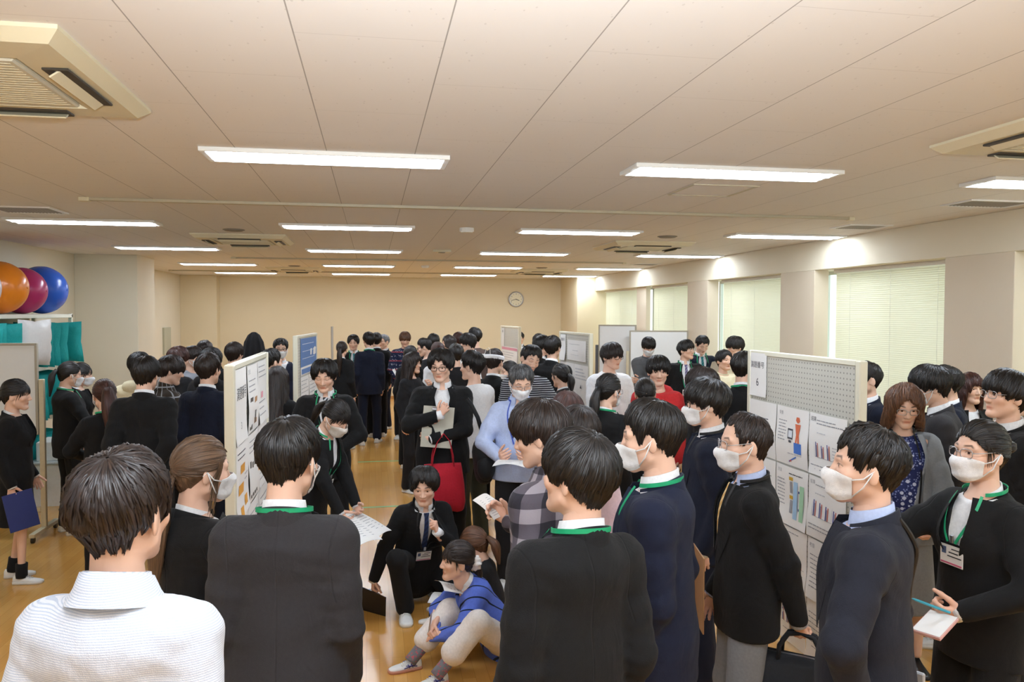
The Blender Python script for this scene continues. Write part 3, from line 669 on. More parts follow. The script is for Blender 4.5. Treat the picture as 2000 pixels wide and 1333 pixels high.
def person(label, px=None, D=None, at=None, H=1.70, head=0, look=0, pitch=0, tilt=0, lean=0, side=0, twist=0, fem=False, top='suit', cloth_='black', legs='trousers', lcol=None, hair='short', hcol='black', hkw={},
           L_='down', R__='down', mask=None, glasses=None, lany=None, badge=False, tie=None, collar='white', eyes=None, smile=False, lod=1, tone='#e9bfa5', shoes='sneaker', inner='white', fat=1.0, seed=None,
           step=0.0, zb=1.13, feet=None, hip=None, knee_pole=None, socks=None, hscale=1.0, arm_dir={}, extra=None, toes=None, cuffs=True, sleeve='long', stripe=None):
    """one standing (or, with hip and feet given, crouching) person; px is the top of the hair in the photograph"""
    if seed is None: seed = len(PEOPLE)*7+3
    if eyes is None: eyes = 'open' if pitch > -18 else 'closed'
    yaw = -R_(head); lcol = lcol or cloth_; s = H/1.72; w = (0.93 if fem else 1.0)*fat
    hs = (s**0.35)*(0.97 if fem else 1.0)*hscale
    def build(s):
        S = lambda *p: np.array(p, float)*s
        hipc = S(0, 0, .93) if hip is None else np.array(hip, float)*s
        Tw = rot('z', R_(-twist)); Rt = Tw @ rot('y', R_(side)) @ rot('x', -R_(lean)); Rm = Tw @ rot('y', R_(side*.5)) @ rot('x', -R_(lean*0.5))
        tor = lambda p: Rt @ (np.asarray(p, float)*s-S(0, 0, .98))+hipc+Rm @ S(0, 0, .05)
        nb = tor((0, -.012, 1.455)); Rh = rot('z', R_(-look)) @ rot('y', R_(tilt)) @ rot('x', R_(pitch))
        Rn = Rt @ rot('x', 0); mid = 0.5*(Rt[:, 2]+Rh[:, 2]); mid /= np.linalg.norm(mid)
        hc = nb+mid*0.116*s+Rh @ np.array([0, .028, .040])*hs
        top_ = hc+Rh @ np.array([0, -.02, .128])*hs
        return S, hipc, Rt, Rm, tor, nb, Rh, hc, top_
    if at is None:
        Yd = ray(*px); Yd = Yd/(CB[2] @ Yd)
        for _ in range(4):
            S, hipc, Rt, Rm, tor, nb, Rh, hc, top_ = build(s); zt = max((hc+Rh @ np.array([0, -.02, .128])*hs)[2], (hc+Rh @ np.array([0, .05, .10])*hs)[2], (hc+Rh @ np.array([0, -.09, .07])*hs)[2])
            if D is not None:
                ztar = CAMZ+Yd[2]*D; s *= ztar/zt
        S, hipc, Rt, Rm, tor, nb, Rh, hc, top_ = build(s)
        zt = max((hc+Rh @ np.array([0, q[0], q[1]])*hs)[2] for q in ((-.02, .128), (.05, .10), (-.09, .07)))
        t = D if D is not None else (zt-CAMZ)/Yd[2]
        wp = Yd*t; rz = rot('z', yaw); off = rz @ (hc*np.array([1, 1, 0])); root = np.array([wp[0]-off[0], wp[1]-off[1], 0.0])
    else:
        S, hipc, Rt, Rm, tor, nb, Rh, hc, top_ = build(s); root = np.array([at[0], at[1], 0.0])
    lod_v = {0: 0.0085, 1: 0.011, 2: 0.016}[lod]
    # ---- joints
    sh = {}; el = {}; wr = {}; hd = {}
    sw = (.141 if fem else .158)*(0.5+0.5*w)
    for sg, key in ((1, R__), (-1, L_)):
        spec = arm_dir.get(sg, ARMS.get(key) if isinstance(key, str) else key); wp_, pole, fd, pn, hp = spec[:5]; rootw = len(spec) == 6
        mir = np.array([sg, 1, 1.0]); sh[sg] = tor((sg*sw, -.008, 1.362))
        if rootw: W = np.array(wp_, float)*mir*s
        else: W = tor(np.array(wp_)*mir)
        if key in ('down', 'loose', 'carry') and lean > 12: W = sh[sg]+np.array([sg*.05, .05, -.50])*s
        el[sg], wr[sg] = ik(sh[sg], W, .275*s, .245*s, (np.eye(3) if rootw else Rt) @ (np.array(pole)*mir)); Rq = np.eye(3) if rootw else Rt; f = Rq @ (np.array(fd, float)*mir); hd[sg] = (f/np.linalg.norm(f), Rq @ (np.array(pn, float)*mir), hp)
    hipj, kn, an = {}, {}, {}
    for sg in (1, -1):
        hipj[sg] = hipc+Tw_(twist*0.3) @ S(sg*.088, 0, -.02)
        if feet is None: an[sg] = S(sg*.105, sg*step, .085)
        else: an[sg] = np.array(feet[0 if sg == 1 else 1], float)*s
        kp = (sg*.25, 1, 0.1) if knee_pole is None else knee_pole[0 if sg == 1 else 1]
        kn[sg], an[sg] = ik(hipj[sg], an[sg], .425*s, .405*s, kp)
    B = lambda sg: None
    # ---- torso shapes
    def E(c, r, Rr, k=0.03): return ell(c, np.array(r)*s, Rr, k*s)
    def torso(e, bot=None, hem=None):
        """upper body thickened by e; hem adds the skirt of a jacket or shirt down to that height"""
        P = [E(hipc, (.152*w+e, .112*fat+e, .110+e), np.eye(3), .05),
             E(tor((0, .004, 1.095)), (.131*w+e, .098*fat+e, .15), Rm, .06), E(tor((0, .006, 1.255)), (.150*w+e, .108*fat+e, .165+e), Rt, .06),
             cone(tor((-(sw-.045), -.014, 1.352)), tor((sw-.045, -.014, 1.352)), (.056+e)*s, k=.05*s), cone(tor((0, -.018, 1.36)), tor((0, -.016, 1.455)), (.082+e)*s, (.048+e*0.6)*s, .07*s)]
        if fem:
            for q in (1, -1): P.append(E(tor((q*.068, .082, 1.245)), (.060+e*.5, .052+e*.5, .060+e*.5), Rt, .04))
        if fat > 1.05: P.append(E(tor((0, .05, 1.06)), (.13*fat, .10*fat, .13), Rm, .06))
        if hem:
            M, f = squash(np.eye(3) if hip is None else Rm, (1.0, .70*(0.5+0.5*fat), 1.0)); P.append(Prim(tor((0, 0, 1.05)), hipc+(np.array([0, -.004, hem-.93])*s if hip is None else Rm @ np.array([0, 0, hem-.93])*s), (.148*w+e)*s, (.178*w+e)*s, M, f, .06*s))
        return P
    def arm(sg, e, t=1.0, short=False):
        P = [cone(sh[sg]+np.array([0, 0, -.004])*s, sh[sg]*.45+el[sg]*.55, (.049*w+e*.8)*s, (.044*w+e)*s, .04*s), cone(sh[sg]*.45+el[sg]*.55, el[sg] if not short else sh[sg]*.2+el[sg]*.8, (.046*w+e)*s, (.040*w+e)*s, .02*s)]
        if not short: P.append(cone(el[sg], wr[sg]*t+el[sg]*(1-t), (.041*w+e)*s, (.028*w+e*0.9)*s, .02*s))
        return P
    def leg(sg, e, flare=0.0, to=1.0):
        a = an[sg]*to+kn[sg]*(1-to); return [cone(hipj[sg]+np.array([0, 0, .0]), kn[sg], (.080*w+e)*s, (.054+e)*s, .04*s), cone(kn[sg], a, (.054+e)*s, (.040+e+flare)*s, .03*s)]
    def finish(P, name, material, seed_, amp=0.004, fq=22.0, cuts=(), h=lod_v, extra_f=None):
        d, lo, ax = grid_field(P, h)
        nb_ = np.abs(d) < 0.022; I = np.argwhere(nb_); grid_pts = lambda I: np.stack([ax[q][I[:, q]] for q in range(3)], 1).astype(float)
        if amp:
            pts = grid_pts(I)
            wv = vnoise(pts*np.array([1, 1, .55])+0.05*np.stack([vnoise(pts, seed_+q, 9, 3) for q in range(2)]+[0*pts[:, 0]], -1), seed_, fq)
            fold = 0; v9 = vnoise(pts, seed_+9, 11, 3)
            for sg in (1, -1):   # creases that gather round the elbows and armpits
                axd = el[sg]-sh[sg]; axd = axd/np.linalg.norm(axd)
                for c, rr in ((el[sg], .11), (sh[sg]*.75+tor((0, .0, 1.2))*.25, .13)):
                    q = pts-c; fold = fold+np.exp(-(q*q).sum(1)/(rr*s)**2)*np.sin((q @ axd)*100+6*v9)
            d[nb_] += amp*s*(0.75*wv+0.45*fold)
        band = d < 0.05; pts = grid_pts(np.argwhere(band)) if cuts else None
        for c in cuts: d[band] = np.maximum(d[band], c(pts))
        V, Q = nets(d, lo, h); return V, Q
    def cut_below(z): return lambda p: (z*s-p[:, 2])
    def to_t(p): return (p-hipc-Rm @ S(0, 0, .05)) @ Rt+S(0, 0, .98)     # back to the upright torso frame
    def vee(apex, wtop, ztop=1.45, depth=0.02):
        def f(p):
            q = to_t(p)/s; hw = wtop*(q[:, 2]-apex)/(ztop-apex); g = np.minimum(hw-np.abs(q[:, 0]), np.minimum(q[:, 2]-apex, q[:, 1]-0.025)); return g*s*0.9
        return f
    def neckhole(r, z=1.440, y=-.004, ztop=1.452):
        def f(p):
            q = to_t(p)/s; return np.maximum(q[:, 2]-ztop+.30*(q[:, 1]+.06), 0*q[:, 2]-1)*s if r < 0 else np.maximum(q[:, 2]-ztop+.30*(q[:, 1]+.06), (r-np.sqrt(q[:, 0]**2+(q[:, 1]-y)**2) - np.maximum(z-q[:, 2], 0)*1.6))*s
        return f
    # ---- body: one continuous surface, the head and hands in the same mesh
    body = torso(-0.006)+[cone(nb, hc+Rh @ np.array([0, -.026, -.07])*hs, .052*s*(0.92 if fem else 1), .050*hs*(0.92 if fem else 1), .02)]
    for sg in (1, -1): body += arm(sg, -0.002)+leg(sg, -0.004 if legs == 'trousers' else -.014)
    d, lo, ax = grid_field(body, lod_v if sleeve != 'long' or legs != 'trousers' else max(lod_v, .012)); V, Q = nets(d, lo, lod_v if sleeve != 'long' or legs != 'trousers' else max(lod_v, .012))
    VV = [V]; FF = [Q]; tonec = np.array(lin(tone)); CC = [np.ones((len(V), 3))*tonec]; n = len(V)
    hl = lod if abs(look) < 900 else lod
    Vh, Qh, Ch = head_template(min(hl, 2), fem, eyes, smile); V2 = (Vh*hs) @ Rh.T+hc; VV.append(V2); FF.append(Qh+n); CC.append(Ch*tonec); n += len(V2)
    for sg in (1, -1):
        f, pn, hp = hd[sg]; Vn, Qn = hand_template(hp); X = frame_fy(f, -pn); Vx = Vn*np.array([sg, 1, 1])*(s*0.98)
        V2 = Vx @ X.T+wr[sg]; VV.append(V2); FF.append((Qn if sg == 1 else Qn[:, ::-1])+n); CC.append(np.ones((len(V2), 3))*tonec*np.array([1.0, .93, .92])); n += len(V2)
    root_o = link('person', mesh_from('person', np.concatenate(VV), np.concatenate(FF), [SKINM], col=np.concatenate(CC)), None, root, yaw, label=label, category='person')
    ch = lambda name, V, F, ms, **k: link(name, mesh_from(name, V, F, ms if isinstance(ms, list) else [ms], **k), root_o)
    # ---- hair
    hv, hf, huv = hair_geo(hair, seed, lod, **hkw); ch('hair', (hv*hs) @ Rh.T+hc, hf, HAIRM[hcol], uv=huv)
    # ---- trousers or skirt
    if legs == 'trousers':
        P = [E(hipc, (.156*w+.006, .116*fat+.004, .115), np.eye(3), .04)]
        P.append(E(tor((0, .002, 1.03)), (.142*w, .102*fat, .05), Rm, .04))
        for sg in (1, -1): P += leg(sg, .016, .012)
        flat = [lambda p: np.min([np.maximum((0.045*s-p[:, 2]), -1e3)], 0)] if feet is None else []
        V, F = finish(P, 'trousers', None, seed+5, .004, 16, flat); ch('trousers', V, F, CL[lcol])
    elif legs in ('skirt', 'midi', 'wide'):
        zb = {'skirt': .50, 'midi': .36, 'wide': .30}[legs]; M, f = squash(np.eye(3), (1, .78, 1))
        P = [E(hipc, (.178*w, .128, .13), np.eye(3), .05), Prim(S(0, 0, .98)+hipc*np.array([1, 1, 0]), S(0, .0, zb)+hipc*np.array([1, 1, 0]), .158*w*s, (.19 if legs == 'skirt' else .205)*s, M, f, .05*s)]
        V, F = finish(P, 'skirt', None, seed+5, .004 if legs == 'skirt' else .007, 16, [cut_below(zb)]); ch('skirt', V, F, CL[lcol])
    elif legs == 'gathered':   # wide cropped trousers of a seated person
        P = [E(hipc, (.17, .14, .12), np.eye(3), .05)]
        for sg in (1, -1): a = an[sg]*.62+kn[sg]*.38; P += [cone(hipj[sg], kn[sg], .105*s, .085*s, .04*s), cone(kn[sg], a, .082*s, .088*s, .03*s)]
        V, F = finish(P, 'trousers', None, seed+5, .007, 30); ch('trousers', V, F, CL[lcol])
    # ---- shoes
    for sg in (1, -1):
        k = shoes if shoes else 'sneaker'; SV, SF, SM, SI = shoe_geo(k); dv = R_(-sg*8) if toes is None else R_(toes[0 if sg == 1 else 1]); zz = rot('z', dv)
        base = an[sg]*np.array([1, 1, 0]) if an[sg][2] < .2*s else an[sg]-np.array([0, 0, .085*s])
        V = (SV*np.array([sg, 1, 1])*s*(0.92 if fem else 1)) @ zz.T+base
        F = SF if sg == 1 else [f[::-1] for f in SF]
        ch('shoe', V, F, SM, mi=SI)
        if socks: 
            a = an[sg]+np.array([0, 0, -.01]); mb = MB(); dirn = (kn[sg]-an[sg]); dirn /= np.linalg.norm(dirn)
            mb.tube([a-dirn*.02, a, a+dirn*.05*s, a+dirn*.10*s], [.046*s, .046*s, .045*s, .047*s], CL[socks], 14); mb.obj('sock', root_o, True)
    # ---- upper garments
    surf = None
    def band_ring(r, z0, z1, lean_f, m, name, thick=.004, gap=0.0, y=-.012, flare=.012):
        """ring of cloth round the neck between two heights (collar, neckband)"""
        n_ = 30; rows = []; zz = [z0, (z0+z1)/2, z1]
        ang = np.linspace(gap, 2*math.pi-gap, n_) if gap else np.linspace(0, 2*math.pi, n_, endpoint=False)
        for (rr, zq) in ((r+flare+thick, z0), (r+flare*.4+thick, (z0+z1)/2), (r+thick, z1), (r, z1), (r+flare*.4, (z0+z1)/2), (r+flare, z0)):
            rows.append([tor((rr*math.sin(a)*1.0, y+rr*math.cos(a)*1.02, zq-lean_f*(0.5+0.5*math.cos(a)))) for a in ang])
        mb = MB(); mb.loft(rows, m, closed=not gap); return mb.obj(name, root_o, True)
    def ribbon(path, wd, m, name, parent, lift=0.004, field_=None, fix=None):
        """flat band following the clothes: path in torso-frame points, pushed out onto the surface"""
        pts = []
        for p in path:
            q = tor(p); 
            if field_:
                c = tor((0, -.01, p[2])); dv = q-c; dv /= np.linalg.norm(dv); t = 0.32*s
                for _ in range(14): t -= float(field(field_, (c+dv*t)[None])[0])*0.8 if True else 0
                q = c+dv*(min(max(t, .05*s), .33*s)+lift)
            pts.append(q)
        pts = np.array(pts)
        for _ in range(3): pts[1:-1] = .25*pts[:-2]+.5*pts[1:-1]+.25*pts[2:]
        tg = np.gradient(pts, axis=0); V = []; F = []
        for i, (p, t_) in enumerate(zip(pts, tg)):
            c = tor((0, -.01, path[i][2])); o = p-c; o -= t_*np.dot(o, t_)/(np.dot(t_, t_)+1e-9); o /= np.linalg.norm(o)+1e-9; sd = np.cross(t_, o); sd /= np.linalg.norm(sd)+1e-9; hw = (wd[i] if hasattr(wd, '__len__') else wd)/2
            V += [p-sd*hw, p+sd*hw, p+sd*hw+o*.0015, p-sd*hw+o*.0015]
        for i in range(len(pts)-1):
            for k in range(4): F.append([i*4+k, i*4+(k+1) % 4, i*4+4+(k+1) % 4, i*4+4+k])
        F += [[0, 1, 2, 3], [len(V)-1, len(V)-2, len(V)-3, len(V)-4]]
        return ch(name, np.array(V), F, m, smooth=False) if parent is None else link(name, mesh_from(name, np.array(V), F, [m], smooth=False), parent)
    C = CL[cloth_] if cloth_ else None
    nr = .058*(0.92 if fem else 1)
    if top in ('suit', 'jacket'):
        ap = 1.06 if not fem else 1.14
        if top == 'jacket': ap = 0.80
        P = torso(.020, hem=.80)
        for sg in (1, -1): P += arm(sg, .017)+[cone(sh[sg], sh[sg]*.8+el[sg]*.2, .064*w*s, .060*w*s, .03*s)]
        cuts = [neckhole(.062), vee(ap, .075 if top == 'suit' else .15)]
        if hip is None: cuts.append(cut_below(.775))
        V, F = finish(P, 'jacket', None, seed, .0052, 15, cuts); ch('jacket', V, F, C); surf = P
        PS = torso(.006); V, F = finish(PS, 'shirt', None, seed+2, .002, 30, [neckhole(.056, 1.455)]); ch('shirt', V, F, CL[inner])
        surfs = torso(.0075)
        if collar:
            cm = C if collar == 'none' else (CL[collar] if collar in CL else C)
            band_ring(nr, 1.435, 1.500 if not fem else 1.488, .034 if not fem else .05, cm, 'collar', thick=.005, gap=.30 if not fem else .7)
        band_ring(nr+.014, 1.420, 1.482 if not fem else 1.474, .060, C, 'jacket_collar', .007, gap=.75)
        if lod < 2:
            for sg in (1, -1):   # lapels folded back along the opening
                pth = [(sg*((.075 if top == 'suit' else .15)*(z-ap)/(1.45-ap)+.014+.012*math.sin(3.1*(z-ap)/(1.45-ap))), .09, z) for z in np.linspace(ap+.02, 1.43, 12)]
                wd = [.014+.062*math.sin(min(1, (i+.6)/11*1.2)*1.9)*s for i in range(12)]
                ribbon(pth, wd, C, 'lapel', None, .003, surf)
        if cuffs and lod < 2 and collar:
            for sg in (1, -1):
                dv = wr[sg]-el[sg]; dv /= np.linalg.norm(dv); mb = MB(); mb.tube([wr[sg]-dv*.03*s, wr[sg]+dv*.034*s], [.036*s, .0345*s], CL[inner], 16); mb.obj('shirt_cuff', root_o, True)
    elif top in ('tee', 'shirt', 'sweater', 'hoodie', 'blouse'):
        e = {'tee': .020, 'shirt': .020, 'sweater': .024, 'hoodie': .028, 'blouse': .016}[top]; hem = {'tee': .84, 'shirt': .86, 'sweater': .86, 'hoodie': .84, 'blouse': .88}[top]
        P = torso(e, hem=hem)
        for sg in (1, -1): P += arm(sg, e-.004 if top != 'tee' else .022, short=(sleeve == 'short'))
        cuts = [neckhole({'tee': .070, 'shirt': .060, 'sweater': .066, 'hoodie': .068, 'blouse': .062}[top])]
        if hip is None: cuts.append(cut_below(hem-.025))
        if top == 'sweater' and collar: cuts.append(vee(1.33, .06))
        V, F = finish(P, top, None, seed, .006 if top != 'shirt' else .005, 17, cuts); ch({'tee': 't_shirt', 'shirt': 'shirt', 'sweater': 'sweater', 'hoodie': 'hoodie', 'blouse': 'blouse'}[top], V, F, C); surf = P
        if top == 'tee': band_ring(.068, 1.432, 1.450, .030, CL[inner] if inner else C, 'neckband', .006)
        elif top in ('shirt',) : band_ring(nr+.002, 1.435, 1.508, .040, CL[collar] if collar in CL else C, 'collar', .004, gap=.28); band_ring(nr+.008, 1.447, 1.510, .055, CL[collar] if collar in CL else C, 'collar_fold', .004, gap=.32, flare=.030)
        elif top == 'sweater': band_ring(nr+.004, 1.435, 1.470 if not collar else 1.485, .03, CL[collar] if collar else C, 'collar', .006, gap=.5 if collar else 0)
        elif top == 'hoodie':
            mb = MB(); rr = []
            for q in np.linspace(0, 2*math.pi, 24, endpoint=False):
                bk = 0.5-0.5*math.cos(q); r1 = .030+.022*bk
                c = tor((.088*math.sin(q)*1.05, -.02+.082*math.cos(q), 1.425-.055*math.cos(q)*(1 if math.cos(q) > 0 else .25)-.02*bk))
                o = c-tor((0, -.02, 1.40)); o[2] = 0; o /= np.linalg.norm(o)
                rr.append([c+r1*s*(o*math.cos(a)+np.array([0, 0, 1])*math.sin(a)*(1+.25*bk)) for a in np.linspace(0, 2*math.pi, 12, endpoint=False)])
            mb.loft(rr+[rr[0]], C); mb.obj('hood', root_o, True)
        surfs = P
    elif top == 'vest':
        P = torso(.012, hem=.88)
        for sg in (1, -1): P += arm(sg, .016, short=(sleeve == 'short'))
        V, F = finish(P, 'shirt', None, seed+2, .004, 26, [neckhole(.058), cut_below(.86)]); ch('shirt', V, F, CL[inner])
        P2 = [p for p in torso(.022, hem=.87)]; V, F = finish(P2, 'vest', None, seed, .003, 15, [neckhole(.085), vee(1.20, .085), cut_below(.845)]); ch('vest', V, F, C); surf = P2; surfs = P
        band_ring(nr, 1.440, 1.490, .036, CL[inner], 'collar', gap=.3)
    # ---- what hangs on the neck
    if tie:
        TM = tie_mat(tie); zs = np.linspace(1.425, 1.08, 12); ribbon([(0, .08, z) for z in zs], [(.042 if i == 0 else .028+.020*i/11)*s for i in range(12)], TM, 'necktie', None, .006, surfs)
    if lany:
        LM = {'green': GREEN, 'blue': BLUEL, 'black': BLACKL}[lany]; F_ = surf
        ring = []
        for a in np.linspace(-2.4, 2.4, 25):
            zz = 1.462-.020*(0.5+0.5*math.cos(a+math.pi)) ; ring.append(tor(((nr+.026)*math.sin(a), -.012-(nr+.022)*math.cos(a), 1.470-.030*(1-math.cos(a))/2)))
        mb = MB(); V = []; hw = .007*s
        for p in ring: V += [p+np.array([0, 0, hw]), p-np.array([0, 0, hw]), p-np.array([0, 0, hw])+(p-tor((0, -.012, 1.455)))*.03, p+np.array([0, 0, hw])+(p-tor((0, -.012, 1.455)))*.03]
        Fq = [[i*4+k, i*4+(k+1) % 4, i*4+4+(k+1) % 4, i*4+4+k] for i in range(24) for k in range(4)]
        lo_ = ch('lanyard', np.array(V), Fq, LM, smooth=False)
        pass
        for sg in (1, -1):
            ribbon([(sg*(.010+.060*((z-zb)/(1.44-zb))), .08, z) for z in np.linspace(1.44, zb, 14)], .011*s, LM, 'lanyard_strap', lo_, .007, F_)
        if badge:
            c0 = tor((0, -.01, zb-.05)); dv = Rt @ np.array([0, 1.0, 0]); t = .34*s
            for _ in range(14): t -= float(field(F_, (c0+dv*t)[None])[0])*.8
            c = c0+dv*(t+.012*s); up = Rt[:, 2]; rt = Rt[:, 0]; T = np.eye(4); T[:3, 0] = rt; T[:3, 1] = dv; T[:3, 2] = up; T[:3, 3] = c
            mb = MB(); mb.box((-.052, -.002, -.040), (.052, .001, .036), PAPER, .001, T); mb.box((-.054, -.003, .036), (.054, .002, .046), BLACKP, .001, T); mb.box((-.008, -.002, .046), (.008, .004, .075), SILVER, .001, T)
            mb.box((-.048, .001, -.036), (.048, .0018, -.030), PINKI, 0, T); mb.box((.024, .001, .0), (.044, .0018, .026), FOTO, 0, T)
            for i, (x0, x1) in enumerate(((-.045, .0), (-.030, .012), (-.045, .018))): mb.box((x0, .001, .020-.014*i), (x1, .0018, .024-.014*i), INK, 0, T)
            mb.obj('name_badge', lo_)
    # ---- on the face
    hp_ = lambda p: hc+Rh @ (np.array(p, float)*hs)
    if mask:
        mm = {'white': MASKM, 'ivory': IVM}[mask]; fp = face_prims(fem); fp = [p for p in fp]; rows = []; nz_ = 13
        soft = [Prim(p.a, p.b, p.ra, p.rb, p.M, p.f, .035) for p in fp[:14]]
        for iz in range(nz_):
            f = iz/(nz_-1); row = []; sp = 1.20
            for a in np.linspace(-sp, sp, 19):
                e = abs(a/sp); z = -.066+(.5-f)*(.094-.030*e**2.2)-.004*math.cos(a)*(f > .5)
                c = np.array([0, .016, z]); dv = np.array([math.sin(a), math.cos(a), 0]); t = .16
                for _ in range(12): t -= float(field(soft, (c+dv*t)[None])[0])*.8
                t = max(t, .046*math.cos(a)+.028)
                row.append((c, dv, t+.0040+.010*math.exp(-(a/.55)**2)*math.sin(f*3.1)**.8-.010*math.cos(a)*max(0, f-.82)/.18+.0010*math.sin(f*19)*(1-e)))
            rows.append(row)
        R1 = [[hp_(c+dv*t) for c, dv, t in r] for r in rows]; R2 = [[hp_(c+dv*(t-.003)) for c, dv, t in r] for r in rows]
        mb = MB(); k = len(R1[0]); mb.loft(R1, mm, closed=False); mb.loft([r[::-1] for r in R2], mm, closed=False)
        for (A, Bq) in ((R1[0], R2[0]), (R2[-1], R1[-1])): mb.loft([A, Bq], mm, closed=False)
        for j in (0, k-1): mb.loft([[r[j] for r in R1], [r[j] for r in R2]], mm, closed=False)
        mo = mb.obj('face_mask', root_o, True)
        for sg, j in ((1, k-1), (-1, 0)):
            mb = MB()
            for iz in (1, nz_-2):
                c, dv, t = rows[iz][j]; p = c+dv*(t); mb.tube([hp_(p), hp_((sg*.0795, .012, p[2]*.5-.012)), hp_((sg*.084, -.016, -.004)), hp_((sg*.081, -.030, -.018))], .0022, mm, 6)
            mb.obj('ear_loop', mo, True)
    if glasses:
        gm = {'black': BLACKP, 'silver': SILVER}[glasses]; mb = MB(); yy = .0985
        for sg in (1, -1):
            q = [(sg*.0335+.0245*np.sign(math.cos(a))*abs(math.cos(a))**.6, yy-.012*abs(sg*.0335+.0245*math.cos(a))/.06*1.0, -.006+.0175*np.sign(math.sin(a))*abs(math.sin(a))**.6) for a in np.linspace(0, 2*math.pi, 21)]
            mb.tube([hp_(p) for p in q], .0016 if glasses == 'silver' else .0022, gm, 6, cap=False)
            mb.tube([hp_((sg*.058, yy-.012, -.002)), hp_((sg*.074, .06, .0)), hp_((sg*.081, -.004, .004)), hp_((sg*.080, -.022, -.008))], .0016, gm, 6)
        mb.tube([hp_((-.010, yy-.001, -.002)), hp_((0, yy+.002, .0)), hp_((.010, yy-.001, -.002))], .0016, gm, 6)
        mb.obj('glasses', root_o, True)
    info = dict(o=root_o, root=root, yaw=yaw, s=s, hs=hs, tor=tor, wr=wr, el=el, sh=sh, hd=hd, hc=hc, Rh=Rh, Rt=Rt, an=an, kn=kn, hipc=hipc, H=zt if at is None else H, hp=hp_, surf=surf, ch=ch, Rz=rot('z', yaw))
    info['w'] = lambda p: info['Rz'] @ np.asarray(p)+root          # person frame to the room
    info['palm'] = lambda sg: info['w'](wr[sg]+hd[sg][0]*.075*s)
    if at is None: print('P%02d %-60s H=%.2f at (%.2f, %.2f)' % (len(PEOPLE), label[:60], zt, root[0], root[1]))
    PEOPLE.append(info); return info
def Tw_(a): return rot('z', R_(-a))
# ------------------------------------------------------------------ the room shell
XL, XR, YB, YF = -4.17, 4.97, 18.60, -4.2
STRIP = 0.44555
def wall_mat(name, c, rough=0.75):
    return mat(name, c, rough, var=0.02, scale=3, bump=0.15, bscale=260)
WALL = wall_mat('cream_wall_paper', '#e6dcc4'); WALLB = wall_mat('beige_wall_paper', '#e3d3b0'); PILL = wall_mat('pillar_wall_paper', '#dbcdb6'); WHITEPAINT = mat('white_paint', '#e9e6de', 0.5, var=0.02)
def ceiling_mat():
    m, nt, b = nodemat('ceiling_boards'); tc = N(nt, 'ShaderNodeTexCoord'); sx = N(nt, 'ShaderNodeSeparateXYZ'); L(nt, tc.outputs['Object'], sx.inputs[0])
    u = mathn(nt, 'ADD', sx.outputs[1], -2.393+40*2*STRIP); v = mathn(nt, 'ADD', sx.outputs[0], 0.6695+40*STRIP)
    cx = N(nt, 'ShaderNodeCombineXYZ'); L(nt, u, cx.inputs[0]); L(nt, v, cx.inputs[1])
    br = N(nt, 'ShaderNodeTexBrick'); br.offset = 0.5; br.inputs['Scale'].default_value = 1.0; br.inputs['Brick Width'].default_value = 2*STRIP; br.inputs['Row Height'].default_value = STRIP
    br.inputs['Mortar Size'].default_value = 0.0016; br.inputs['Mortar Smooth'].default_value = 0.2
    L(nt, cx.outputs[0], br.inputs['Vector'])
    fr = mathn(nt, 'FRACT', mathn(nt, 'DIVIDE', mathn(nt, 'ADD', v, 0.0022), STRIP)); seam = mathn(nt, 'LESS_THAN', fr, 0.0100)
    vo = N(nt, 'ShaderNodeTexVoronoi'); vo.inputs['Scale'].default_value = 34; vo.inputs['Randomness'].default_value = 1; mp = N(nt, 'ShaderNodeMapping'); mp.inputs['Scale'].default_value = (1.0, .55, 1); mp.inputs['Rotation'].default_value = (0, 0, 0.5)
    L(nt, tc.outputs['Object'], mp.inputs[0]); nz = N(nt, 'ShaderNodeTexNoise'); nz.inputs['Scale'].default_value = 16; L(nt, mp.outputs[0], nz.inputs['Vector']); L(nt, mp.outputs[0], vo.inputs['Vector'])
    spk = mathn(nt, 'MULTIPLY', mathn(nt, 'LESS_THAN', vo.outputs['Distance'], 0.13), mathn(nt, 'GREATER_THAN', nz.outputs['Fac'], 0.50))
    base = mixrgb(nt, mathn(nt, 'MULTIPLY', spk, 0.22), lin('#ebe8e6'), lin('#a09a95'))
    base = mixrgb(nt, mathn(nt, 'MULTIPLY', br.outputs['Fac'], 0.30), base, lin('#9d9894')); base = mixrgb(nt, mathn(nt, 'MULTIPLY', seam, 0.62), base, lin('#807b78'))
    L(nt, base, b.inputs['Base Color']); b.inputs['Roughness'].default_value = 0.8
    bp = N(nt, 'ShaderNodeBump'); bp.inputs['Strength'].default_value = 0.3; bp.inputs['Distance'].default_value = 0.004; L(nt, mathn(nt, 'SUBTRACT', 1.0, mathn(nt, 'MAXIMUM', spk, seam)), bp.inputs['Height']); L(nt, bp.outputs[0], b.inputs['Normal'])
    return m
